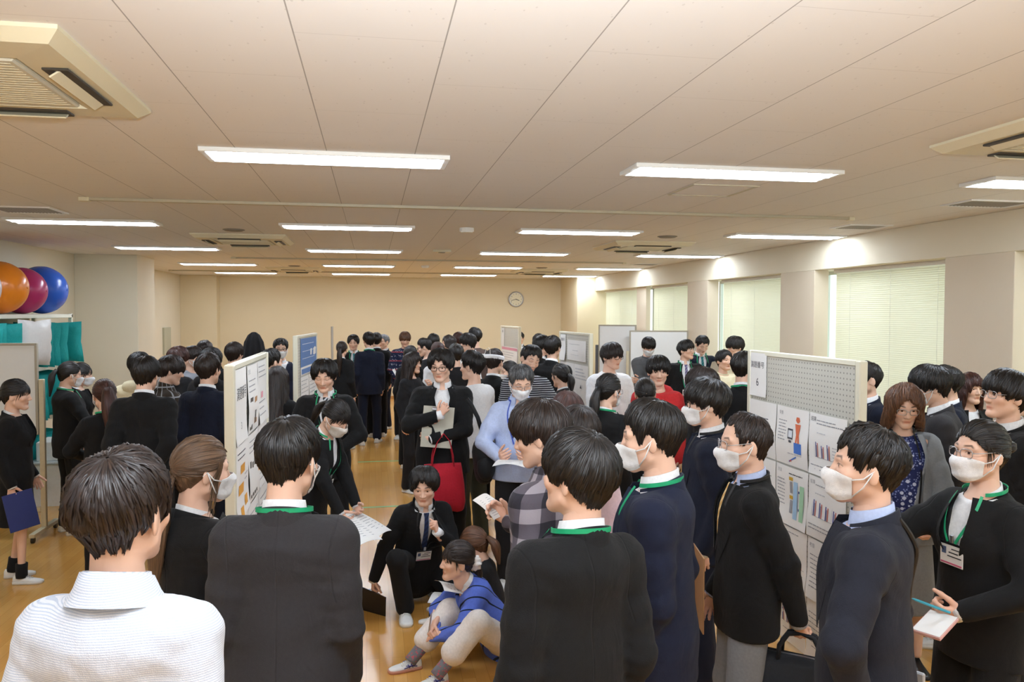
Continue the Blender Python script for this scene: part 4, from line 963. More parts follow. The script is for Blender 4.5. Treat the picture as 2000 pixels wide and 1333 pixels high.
def floor_mat():
    m, nt, b = nodemat('varnished_wood_floor'); tc = N(nt, 'ShaderNodeTexCoord'); sx = N(nt, 'ShaderNodeSeparateXYZ'); L(nt, tc.outputs['Object'], sx.inputs[0])
    cx = N(nt, 'ShaderNodeCombineXYZ'); L(nt, mathn(nt, 'ADD', sx.outputs[1], 60), cx.inputs[0]); L(nt, mathn(nt, 'ADD', sx.outputs[0], 60), cx.inputs[1])
    br = N(nt, 'ShaderNodeTexBrick'); br.offset = 0.37; br.inputs['Scale'].default_value = 1.0; br.inputs['Brick Width'].default_value = 0.91; br.inputs['Row Height'].default_value = 0.0758; br.inputs['Mortar Size'].default_value = 0.0009; br.inputs['Bias'].default_value = 0.0
    br.inputs['Color1'].default_value = (0, 0, 0, 1); br.inputs['Color2'].default_value = (1, 1, 1, 1); br.inputs['Mortar'].default_value = (0.5, 0.5, 0.5, 1)
    L(nt, cx.outputs[0], br.inputs['Vector'])
    mp = N(nt, 'ShaderNodeMapping'); mp.inputs['Scale'].default_value = (34, 1.6, 1); L(nt, tc.outputs['Object'], mp.inputs[0]); nz = N(nt, 'ShaderNodeTexNoise'); nz.inputs['Scale'].default_value = 1; nz.inputs['Detail'].default_value = 4; L(nt, mp.outputs[0], nz.inputs['Vector'])
    a = mixrgb(nt, br.outputs['Color'], lin('#d2994c'), lin('#e0aa5c')); a = mixrgb(nt, mathn(nt, 'MULTIPLY', nz.outputs['Fac'], 0.40), a, lin('#b2772f'))
    a = mixrgb(nt, mathn(nt, 'MULTIPLY', br.outputs['Fac'], 0.55), a, lin('#7d4d1d')); L(nt, a, b.inputs['Base Color'])
    b.inputs['Roughness'].default_value = 0.24; b.inputs['Specular IOR Level'].default_value = 0.5; b.inputs['Coat Weight'].default_value = 0.25; b.inputs['Coat Roughness'].default_value = 0.12
    n2 = N(nt, 'ShaderNodeTexNoise'); n2.inputs['Scale'].default_value = 3; L(nt, tc.outputs['Object'], n2.inputs['Vector']); bp = N(nt, 'ShaderNodeBump'); bp.inputs['Strength'].default_value = 0.08; bp.inputs['Distance'].default_value = 0.02; L(nt, n2.outputs['Fac'], bp.inputs['Height']); L(nt, bp.outputs[0], b.inputs['Normal'])
    return m
CEILM = ceiling_mat(); FLOORM = floor_mat(); BASEB = mat('wood_baseboard', '#b98445', 0.5)
def struct(name, lo, hi, m, bev=0.0):
    mb = MB(); mb.box(lo, hi, m, bev); return mb.obj(name, kind='structure')
struct('floor', (XL-.2, YF-.2, -.12), (XR+.6, YB+.2, 0), FLOORM)
struct('ceiling', (XL-.2, YF-.2, CEIL), (XR+.6, YB+.2, CEIL+.12), CEILM)
struct('wall_left', (XL-.15, YF, 0), (XL, YB, CEIL), WALL)
struct('wall_back', (XL-.15, YB, 0), (XR+.5, YB+.15, CEIL), WALLB)
struct('wall_front', (XL-.15, YF-.15, 0), (XR+.5, YF, CEIL), WALL)
struct('trim_1', (XL, 12.05, 0), (-3.33, 12.95, CEIL), WALL, .004)           # pier on the left wall
struct('trim_2', (XL, 18.25, 0), (-3.40, YB, CEIL), WALLB, .004)             # pier in the far left corner
struct('trim_3', (4.55, 17.05, 0), (XR+.45, YB, CEIL), WALLB, .004)          # pier in the far right corner
struct('trim_4', (XR, YF, 2.54), (XR+.42, 17.05, CEIL), WALL, .004)          # beam above the windows
struct('wall_right', (5.30, YF, 0), (5.46, YB, .86), WALL)
struct('trim_5', (5.12, YF, .84), (5.30, 17.05, .87), WHITEPAINT, .004)      # window sill
for i, (y0, y1, xx) in enumerate(((13.98, 14.5, 5.06), (11.05, 11.81, XR), (8.17, 8.92, XR), (5.35, 6.11, XR), (2.52, 3.28, XR), (-.33, .43, XR), (-3.2, -2.4, XR))):
    struct('trim_%d' % (6+i), (xx, y0, 0), (5.15, y1, 2.54), PILL, .004)
for nm, lo, hi in (('baseboard_back', (XL, YB-.012, 0), (4.55, YB, .07)), ('baseboard_left', (XL, YF, 0), (XL+.012, YB, .07)), ('baseboard_right', (5.288, YF, 0), (5.30, 17.05, .07))): struct(nm, lo, hi, BASEB)
# windows: aluminium frame and pane in each bay, daylight outside
GLASS, gn, gb = nodemat('window_glass'); gb.inputs['Transmission Weight'].default_value = 1; gb.inputs['Roughness'].default_value = 0.0; gb.inputs['IOR'].default_value = 1.05; gb.inputs['Base Color'].default_value = (0.93, 1, 0.97, 1)
gtr = N(gn, 'ShaderNodeBsdfTransparent'); gtr.inputs[0].default_value = (0.93, 1, 0.97, 1); ggl = N(gn, 'ShaderNodeBsdfGlossy'); ggl.inputs['Roughness'].default_value = 0.02; gmx = N(gn, 'ShaderNodeMixShader'); gmx.inputs[0].default_value = 0.06
L(gn, gtr.outputs[0], gmx.inputs[1]); L(gn, ggl.outputs[0], gmx.inputs[2]); L(gn, gmx.outputs[0], gn.nodes['Material Output'].inputs[0])
ALU = mat('window_aluminium', '#c9cbc6', 0.35, 0.6)
BLINDM, bn, bb = nodemat('cream_blind_slat'); bcol = mat('blind_slat_paint', '#dedbc4', 0.45)
bb.inputs['Base Color'].default_value = (*lin('#e2dfc9'), 1); bb.inputs['Roughness'].default_value = 0.4
nzb = N(bn, 'ShaderNodeTexNoise'); nzb.inputs['Scale'].default_value = 8; L(bn, mixrgb(bn, nzb.outputs['Fac'], lin('#e6e3cf'), lin('#f0eddb')), bb.inputs['Base Color'])
trl = N(bn, 'ShaderNodeBsdfTranslucent'); trl.inputs[0].default_value = (*lin('#f4efd6'), 1); mxs = N(bn, 'ShaderNodeMixShader'); mxs.inputs[0].default_value = 0.34
L(bn, bb.outputs[0], mxs.inputs[1]); L(bn, trl.outputs[0], mxs.inputs[2]); L(bn, mxs.outputs[0], bn.nodes['Material Output'].inputs[0])
bays = [(14.5, 17.05), (11.81, 13.98), (8.92, 11.05), (6.11, 8.17), (3.28, 5.35), (.43, 2.52), (-2.4, -.33)]
blab = ['closed cream venetian blind in the farthest window bay, behind the narrow whiteboard', 'closed cream venetian blind behind the wide far whiteboard', 'closed cream venetian blind between two pillars, behind the bowl-haired man', 'widest closed cream venetian blind, directly behind the numbered poster board', 'closed cream venetian blind past the rightmost pillar, cut by the frame edge']
for i, (y0, y1) in enumerate(bays):
    g0, g1 = (y0-.37, y1+.37) if i not in (0, 1) else (y0-.26, y1+.37 if i else y1); y0_, y1_ = y0, y1; y0, y1 = g0, g1
    mb = MB()
    for (lo, hi) in (((5.33, y0, .87), (5.38, y0+.04, 2.54)), ((5.33, y1-.04, .87), (5.38, y1, 2.54)), ((5.33, y0+.04, .87), (5.38, y1-.04, .92)), ((5.33, y0+.04, 2.50), (5.38, y1-.04, 2.54)), ((5.335, (y0+y1)/2-.02, .92), (5.375, (y0+y1)/2+.02, 2.50))): mb.box(lo, hi, ALU)
    w = mb.obj('window_%d' % (i+1), kind='structure'); mb = MB(); mb.box((5.352, y0+.04, .92), (5.358, y1-.04, 2.50), GLASS); mb.obj('window_pane', w)
    if i > 4: continue
    y0, y1 = y0_, y1_
    b0, b1 = y0+.02, y1-.11
    if i == 0: b0, b1 = y0+.22, y1-.16
    t = thing('venetian_blind', blab[i], 'blind', (5.17, (b0+b1)/2, 0), 0, 'venetian blinds'); hl = (b1-b0)/2
    mb = MB(); mb.box((-.03, -hl, 2.50), (.03, hl, 2.54), WHITEPAINT, .003); mb.obj('head_rail', t)
    mb = MB(); z = 2.485; p = 0.0205
    while z > .90:
        V = []; 
        for q in range(5):
            f = q/4-.5; V += [(.0045-f*.012+.0022*(1-4*f*f), s*hl, z-f*.0232) for s in (-1, 1)]
        mb.add(V, [[2*q, 2*q+1, 2*q+3, 2*q+2] for q in range(4)], BLINDM); z -= p
    mb.obj('slats', t, True); mb = MB(); mb.box((-.012, -hl, .872), (.012, hl, .892), WHITEPAINT, .003); mb.obj('bottom_rail', t)
    for q in (-.7, 0, .7): mb = MB(); mb.tube([(-.014, q*hl, 2.5), (-.014, q*hl, .88)], .0012, WHITEPAINT, 5); mb.obj('ladder_cord', t)
# ------------------------------------------------------------------ ceiling fittings
TUBEM = emit('lit_fluorescent_tube', '#e4f0ff', TUBE); TUBEF = emit('lit_fluorescent_tube_cool', '#f4f6ff', TUBE)
FIXW = mat('white_enamel', '#efeeea', 0.4, var=0.02); ACM = mat('ivory_plastic', '#ded5b8', 0.4, var=0.02); ACG = mat('ivory_grille', '#d6d3c2', 0.5, var=0.02); DARKV = mat('dark_louvre', '#3a342c', 0.5)
def light_fixture(tm):
    t = thing('ceiling_light', 'x', 'ceiling light', (0, 0, 0), 0, 'fluorescent ceiling lights')
    mb = MB(); a, b_ = .625, .150
    for lo, hi in (((-a, -b_, -.022), (a, -b_+.016, 0)), ((-a, b_-.016, -.022), (a, b_, 0)), ((-a, -b_+.016, -.022), (-a+.03, b_-.016, 0)), ((a-.03, -b_+.016, -.022), (a, b_-.016, 0)), ((-a+.03, -b_+.016, -.006), (a-.03, b_-.016, 0))): mb.box(lo, hi, FIXW, .002)
    mb.obj('housing', t)
    for y in (-.062, .062):
        mb = MB(); n = 5; rings = []
        for x in (-.575, .575): rings.append([(x, y+.050*math.cos(q), -.010-.022*math.sin(q)) for q in np.linspace(0, math.pi, n)])
        mb.loft(rings, tm, closed=False); mb.add([(x, y+sy*.050, -.010) for x in (-.575, .575) for sy in (-1, 1)], [[0, 1, 3, 2]], tm)
        mb.add(rings[0], [list(range(n))], tm); mb.add(rings[1], [list(range(n))[::-1]], tm); mb.obj('fluorescent_tube', t)
    return t
LX = [-2.54, -.22, 2.05, 4.29]; LY = [4.25, 7.62, 10.52, 13.85, 16.75, 1.10, -1.9]  # last two rows are out of view, added to light the foreground
rown = ['nearest row of ceiling lights', 'second row of ceiling lights', 'third row of ceiling lights', 'fourth row of ceiling lights', 'farthest row of ceiling lights', 'added unseen row of ceiling lights above the photographer', 'added unseen row of ceiling lights behind the photographer']
coln = ['left end of the', 'second from left in the', 'third from left in the', 'window end of the']
proto = None
for j, y in enumerate(LY):
    for i, x in enumerate(LX):
        lb = 'lit white twin-tube light, %s %s' % (coln[i], rown[j])
        if proto is None: proto = light_fixture(TUBEM); proto.location = (x, y, CEIL); proto['label'] = lb
        else: dup(proto, (x, y, CEIL), None, lb)
def aircon():
    t = thing('air_conditioner', 'x', 'air conditioner', (0, 0, 0), 0, 'ceiling cassette air conditioners'); a, c = .48, .44
    mb = MB(); rr = [[(sx*q, sy*q, z) for sx, sy in ((-1, -1), (1, -1), (1, 1), (-1, 1))] for q, z in ((a, 0), (a, -.012), (c, -.045), (.30, -.050), (.295, -.030))]
    mb.loft(rr, ACM); mb.add(rr[-1], [[0, 1, 2, 3]], ACM); mb.obj('panel', t)
    mb = MB(); mb.box((-.28, -.28, -.052), (.28, .28, -.030), ACG, .006)
    for q in range(18): mb.box((-.26, -.25+q*.0285, -.0535), (.26, -.242+q*.0285, -.052), ACM)
    mb.obj('intake_grille', t)
    for k in range(4):
        R3 = rot('z', k*math.pi/2); T = np.eye(4); T[:3, :3] = R3
        mb = MB(); mb.box((-.215, .335, -.056), (.215, .415, -.0475), DARKV, .002, T)
        S2 = rot('x', .6); T2 = np.eye(4); T2[:3, :3] = R3 @ S2; T2[:3, 3] = R3 @ np.array([0, .375, -.060]); mb.box((-.205, -.026, -.003), (.205, .026, .003), ACM, .001, T2); mb.obj('louvre', t)
    return t
ac = aircon(); ac.location = (-1.36, 2.93, CEIL); ac['label'] = 'largest ivory cassette air conditioner, cut off at the left edge of the ceiling'
for p, lb in (((-1.38, 9.05), 'ivory cassette air conditioner between the second and third rows of lights, left half'), ((3.20, 9.0), 'ivory cassette air conditioner near the window side, between the second and third rows of lights'), ((3.17, 2.95), 'ivory cassette air conditioner corner at the right edge of the ceiling'), ((-1.42, 15.2), 'small far ivory cassette air conditioner, left half beyond the fourth row of lights'), ((3.2, 14.9), 'small far ivory cassette air conditioner, right half beyond the fourth row of lights')): dup(ac, (*p, CEIL), None, lb)
GREYD = mat('grey_speaker_mesh', '#8e877c', 0.7); VENTM = mat('grey_vent_slats', '#a9a398', 0.5); RAILM = mat('beige_rail', '#bdb49c', 0.45)
def disc_thing(name, lab, cat, x, y, r, h, m, group=None):
    t = thing(name, lab, cat, (x, y, CEIL), 0, group); mb = MB(); mb.disc((0, 0, -h), r, m, 2, 28, h); mb.obj('rim', t); mb = MB(); mb.disc((0, 0, -h-.008), r*.82, GREYD if name == 'ceiling_speaker' else FIXW, 2, 28, .008); mb.obj('mesh' if name == 'ceiling_speaker' else 'sensor', t); return t
for (x, y), lb in (((-1.35, 8.15), 'round grey ceiling speaker just in front of the left air conditioner'), ((3.12, 7.97), 'round grey ceiling speaker just in front of the right air conditioner'), ((-1.35, 14.3), 'small far round ceiling speaker, left'), ((3.05, 13.95), 'small far round ceiling speaker, right')): disc_thing('ceiling_speaker', lb, 'speaker', x, y, .105, .006, GREYD, 'ceiling speakers')
for (x, y), lb in (((.91, 7.58), 'white smoke detector between the second and third light columns, nearer one'), ((.92, 13.75), 'white smoke detector farther down the ceiling centre line')): disc_thing('smoke_detector', lb, 'smoke detector', x, y, .07, .035, FIXW, 'smoke detectors')
mb = MB(); mb.box((-.12, -.06, -.035), (.12, .06, 0), ACM, .006); mb.disc((0, 0, -.042), .045, GREYD, 2, 20, .008); tag(mb.obj('emergency_light', loc=(.90, 10.24, CEIL)), 'small ivory fitting on the ceiling centre line below the smoke detector', 'emergency light')
def vent(x, y, w, d, lb):
    t = thing('air_vent', lb, 'vent', (x, y, CEIL), 0, 'ceiling air vents'); mb = MB(); 
    for lo, hi in (((-w, -d, -.010), (w, -d+.025, 0)), ((-w, d-.025, -.010), (w, d, 0)), ((-w, -d+.025, -.010), (-w+.025, d-.025, 0)), ((w-.025, -d+.025, -.010), (w, d-.025, 0))): mb.box(lo, hi, FIXW)
    mb.obj('frame', t); mb = MB(); n = 16
    for k in range(n): xx = -w+.03+(2*w-.06)*k/n; mb.box((xx, -d+.025, -.008), (xx+.009, d-.025, -.001), VENTM)
    mb.obj('grille', t)
vent(-2.72, 6.88, .24, .20, 'white slatted ceiling vent at the left, above the exercise balls'); vent(4.52, 5.12, .28, .16, 'white slatted ceiling vent nearest the right edge of the photo'); vent(4.56, 6.72, .22, .17, 'white slatted ceiling vent by the beam, right of the near rail end'); vent(4.55, 12.6, .22, .17, 'small far slatted ceiling vent by the window beam')
t = thing('access_hatch', 'square access hatch in the ceiling below the right near light', 'hatch', (2.24, 4.93, CEIL)); mb = MB()
for lo, hi in (((-.225, -.225, -.006), (.225, -.212, 0)), ((-.225, .212, -.006), (.225, .225, 0)), ((-.225, -.212, -.006), (-.212, .212, 0)), ((.212, -.212, -.006), (.225, .212, 0))): mb.box(lo, hi, RAILM)
mb.obj('frame', t); mb = MB(); mb.box((-.205, -.205, -.003), (.205, .205, 0), CEILM); mb.obj('hatch_panel', t)
for x0, x1, y, lb in ((-2.06, 4.05, 6.08, 'long beige curtain rail across the ceiling behind the nearest lights'), (-2.07, 4.08, 12.25, 'long beige curtain rail across the ceiling before the fourth row of lights'), (-3.9, 4.0, 16.2, 'farthest beige curtain rail across the ceiling')):
    t = thing('curtain_rail', lb, 'curtain rail', ((x0+x1)/2, y, CEIL), 0, 'ceiling curtain rails'); h = (x1-x0)/2; mb = MB(); mb.box((-h, -.022, -.022), (h, .022, 0), RAILM, .003); mb.obj('rail', t)
    for q in (-h, h): mb = MB(); mb.box((q-.05 if q > 0 else q, -.03, -.028), (q if q > 0 else q+.07, .03, 0), ACM, .003); mb.obj('end_cap', t)
# clock
t = thing('wall_clock', 'round white wall clock with silver rim on the far beige wall', 'clock', (3.43, YB, 2.37)); mb = MB()
mb.loft([[(r*math.cos(a), y, r*math.sin(a)) for a in np.linspace(0, 2*math.pi, 40, endpoint=False)] for r, y in ((.185, 0), (.185, -.03), (.172, -.042), (.160, -.036), (.160, -.02))], SILVER); mb.obj('rim', t, True)
FACE = mat('cream_clock_face', '#ebe3c6', 0.5, var=0.01); mb = MB(); mb.disc((0, -.022, 0), .162, FACE, 1, 40, .004)
for k in range(12):
    V, F = text_geo(str(k+1), .040); a = math.radians(30*(k+1)); mb.add(np.stack([V[:, 0]+.128*math.sin(a), np.full(len(V), -.0228), V[:, 1]+.128*math.cos(a)], 1), F, INK)
mb.obj('dial', t)
for nm, a, ln, w in (('hour_hand', 112, .085, .007), ('minute_hand', 255, .125, .005)):
    mb = MB(); T = np.eye(4); T[:3, :3] = rot('y', R_(a)); mb.box((-w, -.028, -.015), (w, -.026, ln), INK, 0, T); mb.obj(nm, t)
# floor tape
TAPE = mat('green_floor_tape', '#6fae72', 0.5)
for (x0, x1, y, lb) in ((-.16, .92, 8.26, 'green tape line on the floor nearer the kneeling man'), (-.2, .75, 10.8, 'green tape line on the floor farther from the kneeling man')):
    mb = MB(); mb.box((x0, y-.02, .0), (x1, y+.02, .0012), TAPE); tag(mb.obj('floor_tape'), lb, 'tape', 'green floor tape lines')
# wall panel and pole at the back left
mb = MB(); mb.box((-.02, -.26, -.55), (.02, .26, .0), mat('grey_green_board', '#b9b9a2', 0.4), .004); tag(mb.obj('wall_mirror', loc=(XL+.02, 17.0, 1.73)), 'tall grey-green mirror panel on the left wall near the far corner', 'mirror')
t = thing('stand_pole', 'thin grey pole standing before the far wall, left of centre', 'pole', (-.74, 15, 0)); mb = MB(); mb.tube([(0, 0, .02), (0, 0, 1.78)], .022, VENTM, 12); mb.obj('pole', t); mb = MB(); mb.tube([(0, 0, .0), (0, 0, .03)], .16, VENTM, 20); mb.obj('base', t)
# ------------------------------------------------------------------ poster boards, whiteboards, shelf
def peg_mat():
    m, nt, b = nodemat('grey_pegboard'); tc = N(nt, 'ShaderNodeTexCoord'); sx = N(nt, 'ShaderNodeSeparateXYZ'); L(nt, tc.outputs['Object'], sx.inputs[0])
    fx = mathn(nt, 'SUBTRACT', mathn(nt, 'FRACT', mathn(nt, 'DIVIDE', mathn(nt, 'ADD', sx.outputs[0], 9), .030)), .5); fz = mathn(nt, 'SUBTRACT', mathn(nt, 'FRACT', mathn(nt, 'DIVIDE', mathn(nt, 'ADD', sx.outputs[2], 9), .030)), .5)
    d = mathn(nt, 'ADD', mathn(nt, 'MULTIPLY', fx, fx), mathn(nt, 'MULTIPLY', fz, fz)); h = mathn(nt, 'LESS_THAN', d, .028)
    L(nt, mixrgb(nt, h, lin('#c9c7bc'), lin('#8d8b82')), b.inputs['Base Color']); b.inputs['Roughness'].default_value = .5; return m
PEG = peg_mat(); POST = mat('cream_board_frame', '#e6e2cd', 0.4, var=0.02)
PC = {k: mat('print_'+k, c, .7) for k, c in dict(ink='#4a4a50', grey='#9c9ca0', lgrey='#c8c8ca', orange='#e0a040', blue='#a9cbe8', green='#a8d2ae', navy='#3b3f8c', red='#c9655a', gold='#d9ae3c', skin='#d9724e', cobalt='#4a78c9', pink='#e6a0ae', title='#5b7fb8', photo='#5c564e', tan='#b98a5a', lt='#dfe4ea').items()}
def board(lab, loc, rz, w=1.2, H=1.8, zb=.28):
    t = thing('poster_board', lab, 'poster board', loc, rz, 'pegboard poster boards'); a = w/2
    mb = MB(); mb.box((-a+.035, -.014, zb), (a-.035, .014, H-.03), PEG); mb.obj('pegboard_panel', t)
    for s in (-1, 1):
        mb = MB(); mb.box((s*a-.022 if s > 0 else -a-.022, -.024, .03), (s*a+.022 if s > 0 else -a+.022, .024, H), POST, .006); mb.obj('post', t)
        mb = MB(); mb.box((s*a-.025, -.23, 0), (s*a+.025, .23, .03), POST, .006); mb.obj('foot', t)
    for nm, z in (('top_rail', H-.03), ('bottom_rail', zb-.03)): mb = MB(); mb.box((-a+.022, -.020, z), (a-.022, .020, z+.03), POST, .004); mb.obj(nm, t)
    return t
def sheet(bd, lab, x, z, w, h, items, seed=0, curl=.012, group=None, name='poster_sheet', off=.019):
    """paper pinned on the face of a board: x, z of its lower left corner in board coordinates; items lie on a 0..1 page"""
    rg = np.random.RandomState(seed); mb = MB(); n = 7; ph = rg.uniform(0, 6, 2)
    def S(u, v, lift=0.0):
        b_ = curl*(math.sin(3.1*u)*.5+.5*math.sin(2.2*v*3+ph[0])*(1-v)+.6*(1-v)*abs(2*u-1)**3); return (x+u*w, -off-max(0, b_)-lift, z+v*h)
    g = np.linspace(0, 1, n)
    V = [S(u, v) for v in g for u in g]; mb.add(V, [[j*n+i, j*n+i+1, (j+1)*n+i+1, (j+1)*n+i] for j in range(n-1) for i in range(n-1)], PAPER)
    V2 = [(p[0], p[1]+.0006, p[2]) for p in V]; mb.add(V2, [[j*n+i, (j+1)*n+i, (j+1)*n+i+1, j*n+i+1] for j in range(n-1) for i in range(n-1)], PAPER)
    for it in items:
        if it[0] == 't':
            _, u, v, sz, txt, c = it; TV, TF = text_geo(txt, sz); P = [S(u+p[0]/w, v+p[1]/h, .0012) for p in TV]; mb.add(P, TF, PC[c])
        elif it[0] == 'l':     # lines of print
            _, u0, u1, v, k, dv, c = it
            for q in range(k):
                e = u1-(u1-u0)*rg.uniform(0, .35); uu = u0
                while uu < e-.01:
                    q2 = min(e, uu+rg.uniform(.03, .12)); th_ = min(dv*.42, .016); P = [S(a_, b_, .0012) for b_ in (v-q*dv, v-q*dv-th_) for a_ in (uu, q2)]; mb.add(P, [[0, 2, 3, 1]], PC[c]); uu = q2+.012
        elif it[0] == 'r':
            _, u0, v0, u1, v1, c = it; k = 4; P = [S(u0+(u1-u0)*a_/k, b_, .0014) for b_ in (v0, v1) for a_ in range(k+1)]; mb.add(P, [[q, q+1, k+2+q, k+1+q] for q in range(k)], PC[c])
        elif it[0] == 'p':
            _, pts, c = it; mb.add([S(a_, b_, .0016) for a_, b_ in pts], [list(range(len(pts)))], PC[c])
    o = mb.obj(name, None, True, bd.location, bd.rotation_euler[2]); return tag(o, lab, 'poster sheet', group)
def bars(u0, v0, n, s, hs, c=('navy', 'red')):
    r = []
    for i in range(n):
        for k, (cc, f) in enumerate(((c[0], 1.0), ('grey', .8), (c[1], .95))): x = u0+i*s+k*s*.16; r.append(('r', x, v0, x+s*.13, v0+hs[i % len(hs)]*f, cc))
    r += [('r', u0-.03, v0-.006, u0+n*s, v0, 'grey'), ('r', u0-.034, v0, u0-.028, v0+.22, 'lgrey')]; return r
# numbered board at the right
b6 = board('grey pegboard poster board numbered 6, standing at the right before the window blinds', (2.53, 4.30, 0), -math.pi/2)
G6 = 'posters on the numbered board at the right'
sheet(b6, 'white number sheet reading 6 at the top corner of the right board', -.60, 1.50, .235, .285, [('t', .5, .72, .046, '演題番号', 'ink'), ('t', .5, .32, .075, '6', 'ink')], 1, .006, G6, 'number_sheet')
W6 = .365; cx = [-.595, -.222, .150]; rz_ = [1.12, .755, .39, .03]
head = lambda: [('t', .16, .90, .022, '方法', 'grey')]
figure_ = [('p', [(.60, .42), (.82, .42), (.82, .24), (.60, .24)], 'cobalt'), ('p', [(.66, .86), (.74, .86), (.76, .80), (.72, .76), (.68, .76), (.64, .80)], 'skin'), ('p', [(.62, .74), (.78, .74), (.74, .56), (.76, .42), (.71, .42), (.70, .52), (.68, .42), (.64, .42), (.66, .56)], 'skin')]
pages6 = [
 (0, 0, 'title sheet with two grey lines, left of the top poster row', [('l', .14, .92, .70, 1, .05, 'ink'), ('l', .20, .80, .62, 1, .05, 'ink'), ('l', .3, .7, .30, 2, .06, 'lgrey')]),
 (1, 0, 'sheet with computer drawing and orange human figure in the top poster row', [('t', .16, .88, .026, '背景', 'grey'), ('l', .08, .36, .76, 7, .055, 'grey')]+figure_+[('r', .40, .46, .56, .64, 'ink'), ('r', .42, .49, .54, .62, 'lt'), ('r', .44, .40, .52, .44, 'ink'), ('l', .40, .9, .22, 1, .05, 'lgrey'), ('p', [(.42, .08), (.66, .19), (.66, .17), (.42, .05)], 'cobalt'), ('p', [(.42, .07), (.50, .11), (.50, .07)], 'red')]),
 (2, 0, 'sheet with three bar pairs, right end of the top poster row', [('t', .13, .90, .030, '結果', 'ink'), ('l', .22, .96, .90, 2, .05, 'grey'), ('l', .24, .5, .70, 1, .05, 'lgrey')]+bars(.20, .30, 3, .16, (.24, .20, .24))+[('l', .66, .96, .52, 5, .05, 'lgrey'), ('l', .05, .92, .16, 2, .06, 'grey')]),
 (0, 1, 'text sheet under the title sheet, half behind the older man', [('l', .08, .9, .8, 9, .08, 'grey')]),
 (1, 1, 'sheet with blue and green flow columns in the second poster row', [('t', .14, .90, .026, '方法', 'grey'), ('l', .06, .36, .76, 8, .06, 'grey'), ('l', .45, .85, .90, 1, .05, 'ink'), ('r', .46, .78, .58, .84, 'gold'), ('r', .46, .46, .58, .52, 'gold'), ('r', .48, .56, .56, .76, 'grey'), ('r', .48, .22, .56, .44, 'grey'), ('r', .60, .14, .72, .78, 'blue'), ('r', .78, .14, .90, .74, 'green'), ('r', .73, .60, .77, .64, 'navy'), ('r', .73, .30, .77, .34, 'navy')]),
 (2, 1, 'sheet with a row of dark bars, right end of the second poster row', [('t', .13, .90, .028, '結果', 'grey'), ('l', .22, .94, .88, 1, .05, 'grey'), ('l', .2, .6, .74, 1, .05, 'lgrey')]+bars(.16, .36, 3, .17, (.26, .24, .22))+bars(.70, .36, 1, .17, (.2,))+[('l', .06, .9, .22, 2, .06, 'grey')]),
 (0, 2, 'text sheet in the lower poster row, behind the older man', [('l', .08, .9, .8, 9, .08, 'grey')]),
 (1, 2, 'sheet with one tall bar and small bars in the third poster row', [('l', .2, .8, .92, 1, .05, 'grey'), ('l', .3, .6, .76, 1, .05, 'lgrey'), ('r', .28, .36, .33, .74, 'navy')]+bars(.40, .36, 4, .13, (.08, .12, .10, .11))+[('l', .3, .9, .26, 2, .06, 'grey')]),
 (2, 2, 'text sheet in the third poster row, behind the masked man in navy', [('t', .14, .88, .030, '考察', 'grey'), ('l', .08, .9, .74, 8, .075, 'grey')]),
 (0, 3, 'lowest left text sheet on the numbered board', [('l', .08, .9, .8, 8, .08, 'grey')]),
 (1, 3, 'bottom sheet with four small bars on the numbered board', [('l', .2, .85, .88, 1, .05, 'grey')]+bars(.30, .34, 4, .14, (.28, .26, .24, .22))+[('l', .3, .8, .22, 1, .06, 'grey')]),
 (2, 3, 'lowest right text sheet on the numbered board', [('l', .08, .9, .8, 8, .08, 'grey')])]
for c, r, lb, it in pages6: sheet(b6, lb, cx[c], rz_[r], W6, .355, it, 10+c*5+r, .016, G6)
